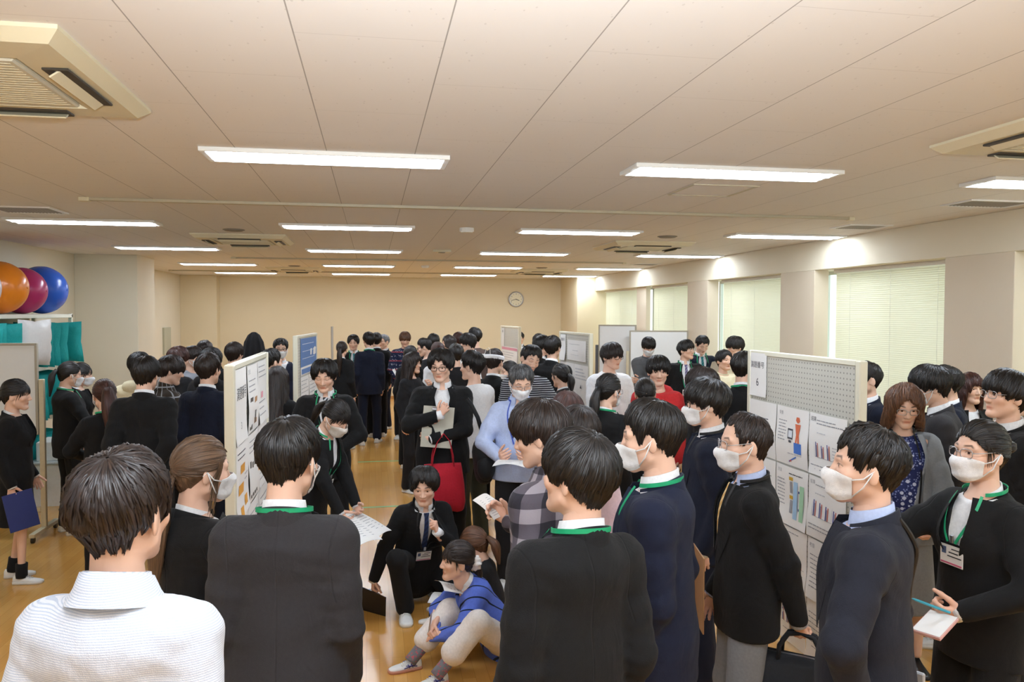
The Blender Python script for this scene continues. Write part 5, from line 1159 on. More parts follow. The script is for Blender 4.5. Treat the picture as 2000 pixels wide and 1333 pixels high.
# board at the left
bA = board('cream-framed poster board at the left, seen edge-on beside the men in black suits', (-.665, 4.46, 0), math.pi/2); GA = 'posters on the left board'
sheet(bA, 'number sheet with black characters at the top of the left board', -.575, 1.40, .33, .37, [('t', .5, .66, .07, '演題番号', 'ink'), ('t', .5, .22, .05, '3', 'ink')], 2, .010, GA, 'number_sheet')
for c, r, lb, it in ((0, 0, 'sheet with four orange blocks on the left board', [('l', .1, .9, .90, 2, .07, 'ink'), ('r', .28, .60, .60, .72, 'orange'), ('r', .18, .32, .55, .46, 'orange'), ('r', .62, .10, .85, .24, 'orange'), ('r', .28, .0, .50, .14, 'orange'), ('l', .62, .9, .55, 2, .07, 'grey')]),
    (0, 1, 'lower text sheet on the left board, beside the chestnut-haired woman', [('l', .1, .9, .85, 7, .1, 'grey')]), (0, 2, 'lowest near sheet on the left board', [('l', .1, .9, .85, 7, .1, 'grey')]),
    (1, -1, 'sheet with two tall brown photographs on the left board', [('t', .14, .9, .03, '方法', 'grey'), ('l', .1, .9, .78, 3, .08, 'grey'), ('r', .16, .04, .40, .52, 'photo'), ('r', .54, .10, .80, .50, 'tan'), ('r', .58, .10, .7, .3, 'photo')]),
    (1, 0, 'sheet with four upright dark figures on the left board', [('l', .1, .9, .9, 3, .08, 'grey')]+[('r', .12+.17*q, .06, .24+.17*q, .60-.03*(q % 2), 'photo') for q in range(4)]+[('r', .84, .34, .96, .52, 'orange')]),
    (1, 1, 'text sheet under the upright figures on the left board', [('l', .1, .9, .85, 5, .1, 'grey'), ('r', .6, .2, .7, .3, 'navy')]), (1, 2, 'lowest middle sheet on the left board', [('l', .1, .9, .85, 7, .1, 'grey')]),
    (2, -1, 'text sheet at the far top of the left board', [('l', .05, .95, .92, 3, .08, 'grey'), ('r', .3, .40, .5, .5, 'pink'), ('l', .1, .8, .35, 3, .1, 'grey')]), (2, 0, 'pink-tabled sheet at the far side of the left board', [('r', .3, .6, .6, .72, 'pink'), ('l', .1, .8, .5, 5, .09, 'grey')]), (2, 1, 'far lower sheet on the left board', [('l', .1, .9, .85, 6, .1, 'grey')])):
    sheet(bA, lb, -.575+c*.375, {-1: 1.40, 0: 1.03, 1: .66, 2: .30}[r], .365, .365, it, 40+c*5+r, .012, GA)
# boards farther off
bB = board('poster board with blue title block, beyond the young man with the striped tie', (-.74, 9.10, 0), math.pi/2-.10); GB = 'posters on the board with the blue title'
sheet(bB, 'blue title sheet on the far left poster board', -.42, 1.36, .98, .40, [('r', .0, .22, 1, 1, 'title'), ('l', .1, .9, .85, 3, .2, 'lt'), ('r', .05, .02, .7, .16, 'title')], 3, .004, GB)
for k, (x, z) in enumerate(((-.42, .92), (.08, .92), (-.42, .48), (.08, .48))): sheet(bB, ['upper near text sheet', 'upper far text sheet', 'lower near text sheet', 'lower far text sheet'][k]+' under the blue title block', x, z, .48, .42, [('l', .08, .92, .9, 8, .1, 'grey'), ('r', .1, .05, .5, .1, 'title')], 60+k, .006, GB)
bC = board('narrow-looking far poster board with pink headings, right of the centre', (2.50, 14.1, 0), -math.pi/2+.10); GC = 'posters on the far board with pink headings'
sheet(bC, 'number strip at the top of the far pink-headed board', -.56, 1.42, .20, .34, [('t', .5, .8, .05, '番号', 'ink')], 4, .004, GC, 'number_sheet')
for k, z in enumerate((.98, .52, .30)): sheet(bC, ['sheet with a pink top heading on the far board', 'sheet with a lower pink heading on the far board', 'lowest sheet on the far pink-headed board'][k], -.55, z, 1.08, .44 if k < 2 else .21, [('r', .02, .86, .98, .97, 'pink'), ('l', .05, .95, .76, 7, .1, 'grey')], 70+k, .005, GC)
bD = board('poster board with a red square, standing behind the ponytailed women right of centre', (2.55, 9.65, 0), -math.pi/2+.06); GD = 'posters on the board with the red square'
sheet(bD, 'small number sheet curling at the corner of the board with the red square', -.57, 1.42, .24, .34, [('t', .5, .8, .045, '演題番号', 'ink')], 5, .02, GD, 'number_sheet')
sheet(bD, 'wide title sheet at the top of the board with the red square', -.26, 1.44, .74, .26, [('l', .1, .9, .8, 1, .1, 'grey'), ('l', .3, .7, .5, 1, .1, 'grey'), ('l', .2, .8, .28, 1, .1, 'lgrey')], 6, .004, GD)
sheet(bD, 'large sheet with blue and red squares on the farther poster board', -.57, .42, .58, .98, [('l', .1, .9, .95, 4, .04, 'lgrey'), ('r', .30, .76, .46, .82, 'blue'), ('r', .20, .64, .42, .73, 'red'), ('l', .1, .9, .5, 10, .045, 'lgrey')], 7, .004, GD)
sheet(bD, 'large sheet with small black drawings on the farther poster board', .02, .42, .54, .98, [('l', .1, .9, .95, 4, .04, 'lgrey')]+[('p', [(.44, .70-.2*q), (.56, .70-.2*q), (.50, .75-.2*q)], 'ink') for q in range(3)]+[('l', .1, .9, .35, 5, .045, 'lgrey')], 8, .004, GD)
WBM = mat('whiteboard_enamel', '#e9eae8', 0.18, var=0.01); WBF = mat('grey_whiteboard_frame', '#a9a190', 0.4); BEIGE = mat('beige_stand_metal', '#cfc3a4', 0.45)
def whiteboard(lab, loc, rz, w, z0, z1, stand=BEIGE):
    t = thing('whiteboard', lab, 'whiteboard', loc, rz, 'wheeled whiteboards'); a = w/2
    mb = MB(); mb.box((-a+.01, -.012, z0+.01), (a-.01, .012, z1-.01), WBM); mb.obj('board_face', t); mb = MB()
    for lo, hi in (((-a, -.018, z0), (a, .018, z0+.022)), ((-a, -.018, z1-.022), (a, .018, z1)), ((-a, -.018, z0+.022), (-a+.022, .018, z1-.022)), ((a-.022, -.018, z0+.022), (a, .018, z1-.022))): mb.box(lo, hi, WBF, .003)
    mb.obj('frame', t); mb = MB(); mb.box((-a+.05, -.095, z0-.05), (a-.05, -.02, z0-.03), stand, .004); mb.box((-a+.05, -.095, z0-.03), (a-.05, -.088, z0-.012), stand); mb.obj('pen_tray', t)
    for s in (-1, 1):
        x = s*(a+.028); mb = MB(); mb.box((x-.022, -.02, .06), (x+.022, .02, z1-.33), stand, .004); mb.obj('upright', t)
        mb = MB(); mb.box((x-.025, -.28, .05), (x+.025, .28, .085), stand, .004); mb.obj('foot', t)
        for q in (-.25, .25): mb = MB(); mb.tube([(x-.012, q, .027), (x+.012, q, .027)], .027, BLACKP, 14); mb.obj('caster', t)
    mb = MB(); mb.box((-a-.006, -.015, .22), (a+.006, .015, .26), stand, .004); mb.obj('cross_bar', t); return t
whiteboard('large whiteboard on a beige stand at the left, behind the smiling woman', (-3.515, 7.72, 0), 0, 1.05, .93, 1.765)
whiteboard('tall narrow whiteboard on dark uprights, far right before the blind', (3.90, 12.1, 0), -.55, .62, .95, 1.855, mat('dark_grey_stand', '#55565a', .4))
whiteboard('wide far whiteboard with a grey frame, behind the man in the grey sweater', (4.47, 11.75, 0), -.25, .92, .9, 1.77)
t = thing('marker_pen', 'blue marker in the tray of the tall narrow whiteboard', 'pen', (3.80, 12.08, .945)); mb = MB(); mb.tube([(-.06, 0, 0), (.06, .04, 0)], .012, PC['cobalt'], 8); mb.obj('barrel', t)
# shelf with exercise balls and teal cushions
SH = mat('cream_shelf_steel', '#e4e0cf', 0.4, var=0.02); SX0, SX1, SY0, SY1 = -4.14, -3.68, 8.06, 10.56
t = thing('storage_shelf', 'tall cream steel shelf full of teal cushions along the left wall', 'shelf', (SX0, SY0, 0))
lv = [.12, .80, 1.38, 1.975]
for z in lv: mb = MB(); mb.box((0, 0, z), (SX1-SX0, SY1-SY0, z+.05 if z < 1.9 else z+.045), SH, .004); mb.obj('shelf_board', t)
for y in (0, SY1-SY0-.04):
    for x in (0, SX1-SX0-.04): mb = MB(); mb.box((x, y+.001, 0), (x+.04, y+.039, 2.026), SH, .003); mb.obj('upright', t)
BALL = {k: mat('exercise_ball_'+k, c, .25, var=.03) for k, c in dict(blue='#2b5fc4', magenta='#b5336b', orange='#f08a24', lilac='#d9cfd6').items()}
for k, y, r, lb in (('blue', 10.24, .285, 'blue exercise ball at the right end of the shelf top'), ('magenta', 9.695, .262, 'magenta exercise ball between the blue and orange balls'), ('orange', 9.15, .280, 'orange exercise ball on the shelf top'), ('lilac', 8.56, .26, 'pale exercise ball at the left frame edge on the shelf top')):
    mb = MB(); mb.sphere((0, 0, r), r, BALL[k], 40, 26, lambda d: 1+.0022*math.sin(60*d[2])); mb.tube([(r*.995, 0, r), (r*1.008, 0, r)], .012, BALL[k], 10); tag(mb.obj('exercise_ball', None, True, (-3.91, y, 2.025)), lb, 'exercise ball', 'exercise balls on the shelf')
def cushion_mesh(seed, m, w=.44, h=.50, d=.080):
    rg = np.random.RandomState(seed); n = 12; ph = rg.uniform(0, 6, 6); mb = MB()
    for s in (-1, 1):
        V = []
        for j in range(n+1):
            for i in range(n+1):
                u, v = 2*i/n-1, 2*j/n-1; e = (1-abs(u)**3)*(1-abs(v)**3); pin = 1-.10*(1-abs(u*v)**.7)*max(abs(u), abs(v))**2
                wr_ = .012*math.sin(7*u+ph[0]+2*math.sin(5*v+ph[1]))*math.sin(6*v+ph[2])*(max(abs(u), abs(v)))**.5
                V.append((u*w/2*pin, s*(d*max(e, 0)**.55+wr_*(e > .02)), h/2+v*h/2*pin))
        F = [[j*(n+1)+i, j*(n+1)+i+1, (j+1)*(n+1)+i+1, (j+1)*(n+1)+i] for j in range(n) for i in range(n)]
        mb.add(V, F if s < 0 else [f[::-1] for f in F], m)
    return mb
protos = [cushion_mesh(s, CL['teal']).obj('cushion', None, True) for s in range(4)]; k = 0; rg = np.random.RandomState(4); used = [False]*4
for li, z in enumerate(lv[:3]):
    for q in range(11 if li else 10):
        p = protos[k % 4]; o = p if not used[k % 4] else p.copy()
        if used[k % 4]: COL.objects.link(o)
        used[k % 4] = True
        o.location = (-3.76+rg.uniform(-.03, .08), 8.27+q*.205+rg.uniform(-.02, .02), z+.052); o.rotation_euler = (rg.uniform(-.02, .14), rg.uniform(-.04, .04), rg.uniform(-.20, .20))
        tag(o, 'teal nylon cushion standing on edge in the '+['lowest', 'middle', 'upper'][li]+' row of the shelf', 'cushion', 'teal cushions, '+['lowest', 'middle', 'upper'][li]+' shelf row'); k += 1
mb = cushion_mesh(9, mat('silver_white_nylon', '#e2dfdc', .4)); o = mb.obj('cushion', None, True, (-3.52, 8.98, 1.47)); o.rotation_euler = (.05, 0, 1.2); tag(o, 'single silvery white cushion leaning among the teal ones', 'cushion')
# boxes on the floor by the shelf
BOXC = mat('clear_plastic_box', '#d9dcdc', .2); BOXB = mat('blue_lid', '#5b84b4', .4); CARD = mat('cardboard', '#cdb98e', .8)
def bin_(x, y, z, w, d, h, lab, m, lid):
    t = thing('storage_box', lab, 'storage box', (x, y, z), 0, 'boxes by the whiteboard'); mb = MB(); mb.loft([[(sx*w*f, sy*d*f, zz) for sx, sy in ((-1, -1), (1, -1), (1, 1), (-1, 1))] for f, zz in ((.44, 0), (.5, h), (.485, h), (.43, .006))], m); mb.add([(sx*w*.44, sy*d*.44, 0) for sx, sy in ((-1, -1), (1, -1), (1, 1), (-1, 1))], [[0, 3, 2, 1]], m); mb.obj('bin', t); mb = MB(); mb.box((-w*.52, -d*.52, h), (w*.52, d*.52, h+.025), lid, .006); mb.obj('lid', t)
bin_(-3.36, 9.75, 0, .36, .5, .30, 'clear plastic storage box with blue lid on the floor by the shelf', BOXC, BOXB); bin_(-3.36, 9.75, .325, .34, .46, .26, 'cardboard-coloured box stacked on the clear plastic box', CARD, BOXC); bin_(-3.36, 9.10, 0, .36, .52, .45, 'white plastic storage box on the floor behind the whiteboard', WHITEP, BOXC)
t = thing('storage_box', 'small white box on top of the white storage box', 'storage box', (-3.36, 9.10, .475), 0.1, 'boxes by the whiteboard'); mb = MB(); mb.box((-.14, -.2, 0), (.14, .2, .2), WHITEP, .008); mb.obj('carton', t)
# cloth-covered thing at the back
mb = MB(); rr = []
for z, r in ((0, .20), (.3, .19), (.8, .18), (1.2, .165), (1.5, .145), (1.66, .115), (1.75, .075), (1.785, .030), (1.79, .004)): rr.append([((r+.010*math.sin(9*a+z*2)*(1 if z < 1.7 else .2))*math.cos(a), (r*.8+.01*math.sin(7*a))*math.sin(a), z) for a in np.linspace(0, 2*math.pi, 40, endpoint=False)])
mb.loft(rr, CL['dark'], caps=True); p = at_y(496, 648, 10.6); tag(mb.obj('draped_stand', None, True, (p[0], 10.6, 0)), 'tall narrow stand draped in black cloth, above the top of the left board', 'covered stand')
# folding chair half hidden in the left group
t = thing('folding_chair', 'folding chair with black curved frame behind the left group, by the pier', 'chair', (-2.95, 9.35, 0), .5)
for sx in (-.2, .2):
    mb = MB(); mb.tube([(sx, .24, .0), (sx, .10, .45), (sx, -.14, .80)], .011, BLACKP, 8); mb.obj('frame_side', t, True); mb = MB(); mb.tube([(sx*.9, -.24, 0), (sx*.9, .02, .44)], .011, BLACKP, 8); mb.obj('leg', t, True)
mb = MB(); mb.tube([(-.2, -.14, .80), (-.17, -.155, .85), (0, -.16, .865), (.17, -.155, .85), (.2, -.14, .80)], .011, BLACKP, 8); mb.obj('top_rail', t, True)
mb = MB(); mb.box((-.19, -.12, .435), (.19, .2, .465), CL['dark'], .012); mb.obj('seat', t); mb = MB(); mb.box((-.19, -.15, .64), (.19, -.125, .80), CL['dark'], .008); mb.obj('backrest', t)
# ------------------------------------------------------------------ the people, from the nearest to the farthest
P_ = person; G_ = dict(lany='green')
T_ = 'trousers'
# --- foreground
p_shirt = P_('man with dark tousled hair in a white fine-striped shirt, back turned, nearest at the left', (243, 880), D=1.66, head=14, look=6, top='shirt', cloth_='stripe', collar='stripe', lcol='dark', hair='short', hcol='dark', hkw=dict(th=.030, messy=1.5, locks=420), lod=0, fat=1.0, seed=11)
p_chest = P_('woman with chestnut ponytail and white mask in black suit, beside the left board', (396, 846), D=2.75, head=48, look=10, pitch=-6, fem=True, hair='tied', hcol='chest', hkw=dict(tail=(-.035, .46, .040), th=.012, wisp=.16), mask='white', lod=0, L_='front', R__='front', seed=12)
p_char = P_('man in charcoal suit with green lanyard seen from behind, nearest in the centre', (567, 814), D=2.42, head=8, look=14, pitch=-8, cloth_='charcoal', lcol='black', hair='short', hkw=dict(th=.025), mask='white', lod=0, L_='loose', R__='loose', seed=13, **G_)
p_blk = P_('tall man in black suit with green lanyard, back turned, nearest right of centre', (1126, 838), D=2.2, head=-22, look=-22, pitch=4, hair='fringe', hkw=dict(th=.024), lod=0, L_='loose', R__='down', seed=14, side=5, **G_)
p_navy = P_('big man in navy suit with white mask in profile, green lanyard, right of centre', (1268, 780), D=2.72, head=-62, look=-4, pitch=-6, cloth_='navy', hair='short', hkw=dict(th=.028, messy=.9), mask='white', lod=0, L_='loose', R__='down', fat=1.03, seed=15, **G_)
p_old = P_('older balding man with glasses and mask, black jacket and grey trousers', (1452, 803), D=3.25, head=-78, look=-4, pitch=-3, cloth_='black', lcol='gtrous', inner='ltblue', collar='ltblue', tie='yellow', hair='recede', hcol='dark', hkw=dict(th=.014, messy=1.2), mask='white', glasses='silver', lany='black', lod=0, R__='loose', L_=((.15, -.18, .87), (.6, -1, 0), (-.1, -.3, -1), (-.6, -.5, 0), 'grip'), shoes='dress', seed=16)
p_hip = P_('man in dark navy jacket with mask and black shoulder strap, right, hand on hip', (1690, 829), D=2.42, head=-52, look=-12, pitch=3, cloth_='slate', lcol='dnavy', inner='ltblue', collar='ltblue', hair='short', hkw=dict(th=.024, messy=1.4, locks=360), hcol='black', mask='white', lod=0, L_=((.205, .0, .925), (1, .35, -.2), (-.15, -1, -.2), (-.9, .1, -.2), 'relax'), R__='down', fat=1.04, seed=17)
p_plaid = P_('man in grey plaid shirt looking down to the left, centre', (1052, 780), D=2.95, head=-42, look=-22, pitch=-14, top='shirt', cloth_='plaid', collar='plaid', lcol='dark', hair='fringe', hcol='dark', hkw=dict(th=.028), lod=0, L_='down', R__=((.03, .20, 1.22), (1, -.3, -1), (-.3, .6, .5), (-.8, -.3, 0), 'pinch'), seed=18)
p_bun = P_('woman with black bun, glasses and mask in black trouser suit, pointing, right', (1915, 816), D=2.95, head=-96, look=4, fem=True, hair='tied', hkw=dict(bun=(.01, .036), crown=95), mask='white', glasses='silver', badge=True, lod=0, collar='white', R__=((.16, .46, 1.21), (1, -.3, -.6), (-.1, 1, .05), (0, -.2, -1), 'relax'), L_=((.13, .22, 1.03), (1, -.6, -.2), (-.4, .85, -.1), (-.8, 0, .3), 'grip'), seed=19, zb=1.25, **G_)
p_msk = P_('man with black glasses and mask in navy jacket, standing behind the balding man', (1378, 738), D=4.1, head=-66, look=-8, pitch=-3, cloth_='dnavy', hair='fringe', hkw=dict(th=.030, messy=1.3), mask='white', glasses='black', collar='white', lany='black', lod=1, R__='hold_low', shoes='dress', seed=20)
p_pink = P_('person with dark brown hair in pale pink shirt, back turned, centre', (1128, 790), D=3.65, head=-12, look=-10, pitch=-8, top='shirt', cloth_='pink', collar='pink', lcol='dark', hair='bowl', hcol='dark', lod=1, seed=21, fem=True, hkw=dict(th=.026))
p_bob = P_('woman with brown bob, glasses, grey jacket and navy flecked blouse', (1768, 750), D=4.45, head=-148, look=-8, pitch=-16, fem=True, top='jacket', cloth_='mgrey', inner='flecks', collar=None, legs='midi', lcol='skirt', hair='bob', hcol='brown', hkw=dict(th=.034, crown=30), glasses='silver', lany='black', badge=True, eyes='open', shoes='loafer', lod=0, fat=1.1, R__='front', L_='hold_low', seed=22)
p_auburn = P_('woman with reddish-brown hair seen from behind, centre', (1108, 762), D=4.4, head=-8, pitch=-10, fem=True, hair='long', hcol='red', lod=1, cloth_='dark', top='sweater', collar=None, lcol='dark', seed=23, hkw=dict(length=.6))
# --- middle, left
p_smile = P_('smiling woman in black skirt suit at the left edge, holding a navy clipboard', (32, 738), D=5.9, head=82, pitch=-4, fem=True, hair='tiedfringe', hkw=dict(tail=(-.05, .16, .022)), smile=True, legs='skirt', socks='sockb', L_='loose', R__='down', lod=0, seed=24, step=.06)
P_('woman with half-tied hair and mask in black suit, nearest the teal cushions', (137, 704), D=7.2, head=52, pitch=-10, fem=True, hair='tied', hkw=dict(tail=(.01, .26, .030)), mask='white', L_='hold', R__='hold', lod=1, seed=25, lany='green')
P_('masked woman with fringe, mostly behind the half-tied-haired woman', (160, 707), D=7.9, head=80, pitch=-8, fem=True, hair='tiedfringe', hkw=dict(tail=(.0, .2, .025)), mask='white', lod=1, seed=26)
P_('woman with long dark-brown ponytail and mask in black suit, left group', (203, 738), D=5.9, head=-28, pitch=-12, fem=True, hair='tied', hcol='red', hkw=dict(tail=(.015, .46, .054)), mask='white', L_='hold', R__='hold', lod=0, seed=27, lany='green')
P_('man in black suit with hands clasped behind his back, left group', (286, 694), D=5.6, head=2, look=10, pitch=-6, hair='bowl', hkw=dict(th=.020), mask='white', L_='back', R__='back', lod=0, seed=28)
P_('person in cream hooded sweatshirt behind the man with clasped hands', (272, 686), D=7.0, head=6, top='hoodie', cloth_='cream', lcol='dark', hair='bowl', lod=1, seed=29)
p_tart = P_('young man in brown tartan shirt reading a paper, left group', (335, 692), D=6.5, head=62, look=8, pitch=-14, top='shirt', cloth_='tartan', collar='tartan', lcol='dark', hair='bowl', hcol='dark', L_='hold', R__='hold', lod=1, seed=30)
P_('brown-haired person in dark top behind the tartan-shirted man', (349, 675), D=7.7, head=40, pitch=-6, top='sweater', cloth_='dark', collar=None, hair='bowl', hcol='red', lod=1, seed=31)
P_('person in light grey sweatshirt with mask, left group', (377, 675), D=8.7, head=95, look=12, pitch=-8, top='hoodie', cloth_='ltgrey', lcol='dark', hair='fringe', hcol='dark', mask='white', lod=1, seed=32)
P_('dark-haired head above the grey sweatshirt, farthest of the left group', (400, 664), D=9.6, head=150, hair='fringe', hcol='dark', top='tee', cloth_='dark', inner='dark', lod=2, seed=33)
P_('person in dark grey top behind the navy-jacketed man, left group', (413, 678), D=7.1, head=30, hair='fringe', top='hoodie', cloth_='dark', lod=1, seed=34)
P_('man in dark navy jacket and white collar, back turned, beside the left board', (408, 690), D=6.2, head=14, look=8, cloth_='dnavy', hair='short', hkw=dict(th=.026), hcol='dark', lod=1, seed=35)
P_('dark-haired man whose head shows over the left board', (458, 667), D=8.5, head=24, hair='bowl', hcol='dark', lod=1, seed=36)
P_('man with glasses and mask in navy vest and white sleeves, beyond the left board', (548, 661), D=9.7, head=172, pitch=-6, top='vest', cloth_='vest', lcol='dark', hair='short', hkw=dict(th=.026), mask='white', glasses='black', lod=1, seed=37, fat=1.06)
P_('man in black suit half hidden by the far edge of the left board', (531, 680), D=7.5, head=52, pitch=-4, hair='short', lod=1, seed=38, lany='green')
P_('woman with long loose brown hair in dark suit, beyond the left board', (541, 716), D=6.7, head=12, pitch=-6, fem=True, hair='longback', hcol='dark', hkw=dict(th=.03), lod=1, seed=39)
# --- middle, centre
p_tie = P_('young man in black suit and striped tie with lowered eyes, facing the camera', (633, 701), D=6.0, head=178, look=8, pitch=-20, hair='parted', hkw=dict(th=.026), tie='stripe', eyes='closed', lod=0, L_='hold', R__='hold', seed=40, **G_)
p_bend = P_('woman with ivory mask and black ponytail bending over papers', (657, 781), D=5.15, head=118, look=10, pitch=-34, lean=20, fem=True, hair='tiedfringe', hkw=dict(tail=(.02, .24, .026)), mask='ivory', eyes='closed', badge=True, lod=0, L_=((.10, .36, 1.00), (1, -.6, -.2), (-.35, .85, -.35), (-.9, -.2, .3), 'pinch'), R__=((.10, .34, .98), (1, -.6, -.2), (-.3, .7, -.6), (-.9, -.2, .3), 'pinch'), seed=41, **G_)
p_clip = P_('man with glasses and goatee in black suit clasping a grey clipboard', (861, 681), D=6.05, head=186, look=14, pitch=-12, hair='parted', hkw=dict(th=.028, messy=1.3), glasses='black', eyes='open', collar='white', lod=0, R__=((.025, .245, 1.245), (.9, .15, -.7), (-.55, .10, .75), (-.2, -1, -.1), 'grip'), L_=((-.06, .21, 1.07), (1, .1, -.5), (-1, .05, .1), (0, -1, 0), 'grip'), fat=1.05, seed=42)
p_tee = P_('man in white T-shirt and olive trousers, back turned, left of the grey-haired man', (920, 686), D=6.8, head=-38, look=-18, pitch=-2, top='tee', cloth_='white', inner='white', sleeve='short', lcol='olive', hair='short', hkw=dict(th=.030, messy=1.2), lod=0, L_='down', R__='hold', fat=1.08, seed=43)
p_grey = P_('grey-haired man with mask and glasses in pale blue shirt, head bowed', (1018, 713), D=5.75, head=-162, look=-18, pitch=-24, top='shirt', cloth_='ltblue', collar='ltblue', lcol='dark', hair='short', hcol='grey', hkw=dict(th=.024), mask='white', glasses='silver', lany='blue', lod=0, R__='hold', L_='hold', fat=1.1, seed=44)
p_strp = P_('smiling man in black-and-white striped T-shirt looking down at his phone', (1037, 675), D=7.1, head=-175, look=-20, pitch=-18, tilt=-14, top='tee', cloth_='bstripe', inner='ltgrey', lcol='dark', hair='short', hkw=dict(th=.026), smile=True, lod=0, L_='hold', R__='down', seed=45)
p_band = P_('man in black suit wearing a white headband with a wire', (966, 680), D=7.5, head=20, look=14, pitch=-4, hair='short', hcol='dark', hkw=dict(th=.018), lod=1, seed=46, fat=1.05)
P_('masked person with black hair beside the white headband wearer', (994, 703), D=8.5, head=-90, look=-4, pitch=-8, hair='tied', fem=True, hkw=dict(bun=(.0, .03)), mask='white', lod=1, seed=47, top='blouse', cloth_='dark', collar=None)
P_('woman with looped black ponytail in dark suit, right of the striped T-shirt', (1094, 708), D=7.7, head=-30, pitch=-6, fem=True, cloth_='charcoal', hair='tied', hkw=dict(tail=(-.01, .20, .032)), lod=1, seed=48)
p_wtee = P_('smiling man with round glasses in loose white T-shirt, right of centre', (1196, 668), D=7.3, head=164, look=-14, pitch=-6, top='sweater', cloth_='white', collar=None, lcol='dark', hair='bowl', hkw=dict(th=.024), hcol='dark', glasses='black', smile=True, lod=0, seed=49, fat=1.1, L_='front', R__='front')
P_('masked woman with glasses and straight black ponytail', (1190, 727), D=5.5, head=50, look=8, pitch=-8, fem=True, hair='tied', hkw=dict(tail=(-.01, .34, .034)), mask='white', glasses='silver', lod=0, seed=50, lany='green')
P_('woman with low black bun seen from behind, beside the red hooded top', (1260, 735), D=6.0, head=14, fem=True, hair='tied', hkw=dict(bun=(-.05, .026)), lod=1, seed=51, lany='green')
p_red = P_('smiling young man in red hooded top, right of centre', (1286, 694), D=6.5, head=-152, look=-14, pitch=-6, top='hoodie', cloth_='red', lcol='dark', hair='fringe', hkw=dict(th=.026, messy=1.3), smile=True, lod=0, seed=52)
P_('person with tousled brown hair, head only, above the masked man with black glasses', (1370, 716), D=5.6, head=-58, pitch=-8, hair='bowl', hcol='dark', hkw=dict(th=.030, messy=1.5), lod=1, seed=53, top='sweater', cloth_='dark', collar=None)
P_('man in black suit half hidden by the left edge of the numbered board', (1453, 686), D=6.2, head=22, look=28, hair='short', hkw=dict(th=.024), lod=1, seed=54, lany='green')
P_('man in dark suit peeking out past the right post of the numbered board', (1690, 705), D=5.6, head=-86, hair='short', lod=1, seed=55, cloth_='dnavy', collar='white')
# --- right group
p_lead = P_('masked man in charcoal suit with white collar leaning left, right group', (1815, 713), D=4.85, head=-54, look=-6, pitch=-14, cloth_='charcoal', lcol='black', hair='fringe', hkw=dict(th=.030), mask='white', lod=0, seed=56, lean=6, R__='hold')
P_('man in dark navy suit behind the masked leaning man, right group', (1845, 714), D=5.6, head=-62, pitch=-4, cloth_='dnavy', hair='short', hkw=dict(th=.026), lod=1, seed=57)
P_('young woman with long chestnut-brown hair and fringe, black suit, right group', (1895, 727), D=6.0, head=-168, look=-12, fem=True, hair='long', hcol='red', hkw=dict(th=.022, length=1.0), lod=0, seed=58)
P_('man in black suit with glasses in profile at the right edge', (1964, 722), D=3.95, head=-78, look=-6, pitch=4, hair='fringe', hkw=dict(th=.026), glasses='silver', tie='dark', lod=0, seed=59)
P_('person in pale mint shirt cut off by the right edge of the photo', (2012, 735), D=4.9, head=-80, top='shirt', cloth_='mint', collar='mint', lcol='dark', hair='short', lod=1, seed=60)
# --- far right
P_('man in grey long-sleeved sweater with mask before the wide whiteboard', (1267, 658), D=10.4, head=-178, look=6, pitch=-26, top='sweater', cloth_='grey', collar=None, lcol='dark', hair='bowl', mask='white', L_='crossed', R__='crossed2', lod=1, seed=61)
P_('man in black suit with glasses and name badge, looking left, far right', (1341, 663), D=9.7, head=-168, look=-48, pitch=2, hair='fringe', glasses='silver', tie='purple', badge=True, lod=1, seed=62, fat=1.05, lany='green')
p_read = P_('man in navy suit reading a sheet, head bowed, far right', (1372, 656), D=10.6, head=-172, look=-6, pitch=-30, cloth_='dnavy', hair='short', tie='teal', lod=1, L_='read', R__='read', seed=63, lany='green')
P_('woman in cream cardigan with black hair, facing the camera, far right', (1415, 682), D=8.9, head=176, look=-8, fem=True, top='sweater', cloth_='cream', collar=None, lcol='dark', hair='parted', hkw=dict(th=.016), lod=1, seed=64, eyes='open')
P_('man with black bowl haircut in profile, before the window blind', (1435, 656), D=9.4, head=-96, pitch=-12, hair='bowl', hkw=dict(th=.026), top='hoodie', cloth_='cream', lcol='dark', lod=1, seed=65)
# --- far centre
P_('man with black hair half hidden behind the pink-headed board', (1015, 648), D=15.6, head=-160, pitch=-14, hair='short', tie='lilac', lod=2, seed=66)
P_('man in black suit in profile to the right, between the two far boards', (1060, 655), D=9.7, head=72, look=6, hair='fringe', hkw=dict(th=.026), lod=1, seed=67)
P_('man in black suit, back turned, left of the board with the red square', (1080, 656), D=8.5, head=38, hair='short', hkw=dict(th=.026), lod=1, seed=68)
P_('black-haired head just behind the profile man between the far boards', (1052, 651), D=11.2, head=10, hair='short', lod=2, seed=69)
P_('woman in black suit with long ponytail, back turned, by the grey pole', (668, 665), D=11.6, head=16, fem=True, hair='tied', hcol='dark', hkw=dict(tail=(.01, .46, .032)), lod=1, seed=70)
P_('man in black suit with striped tie and green lanyard, facing the camera, far centre', (690, 653), D=12.4, head=176, look=8, pitch=-10, hair='parted', tie='teal', badge=True, lod=1, seed=71, lany='green', shoes='sneaker')
P_('man in dark navy suit and white sneakers, back turned, far centre', (720, 649), D=12.1, head=4, look=-26, pitch=2, cloth_='dnavy', hair='short', hkw=dict(th=.028), lod=1, seed=72, lany='green', step=.12)
P_('man in black suit partly behind the navy-suited man, far centre', (735, 649), D=12.8, head=-6, hair='short', lod=2, seed=73)
P_('elderly man with silver hair in navy suit, far centre', (749, 653), D=13.7, head=-128, look=-10, cloth_='navy', lcol='dnavy', hair='short', hcol='silver', lod=1, seed=74)
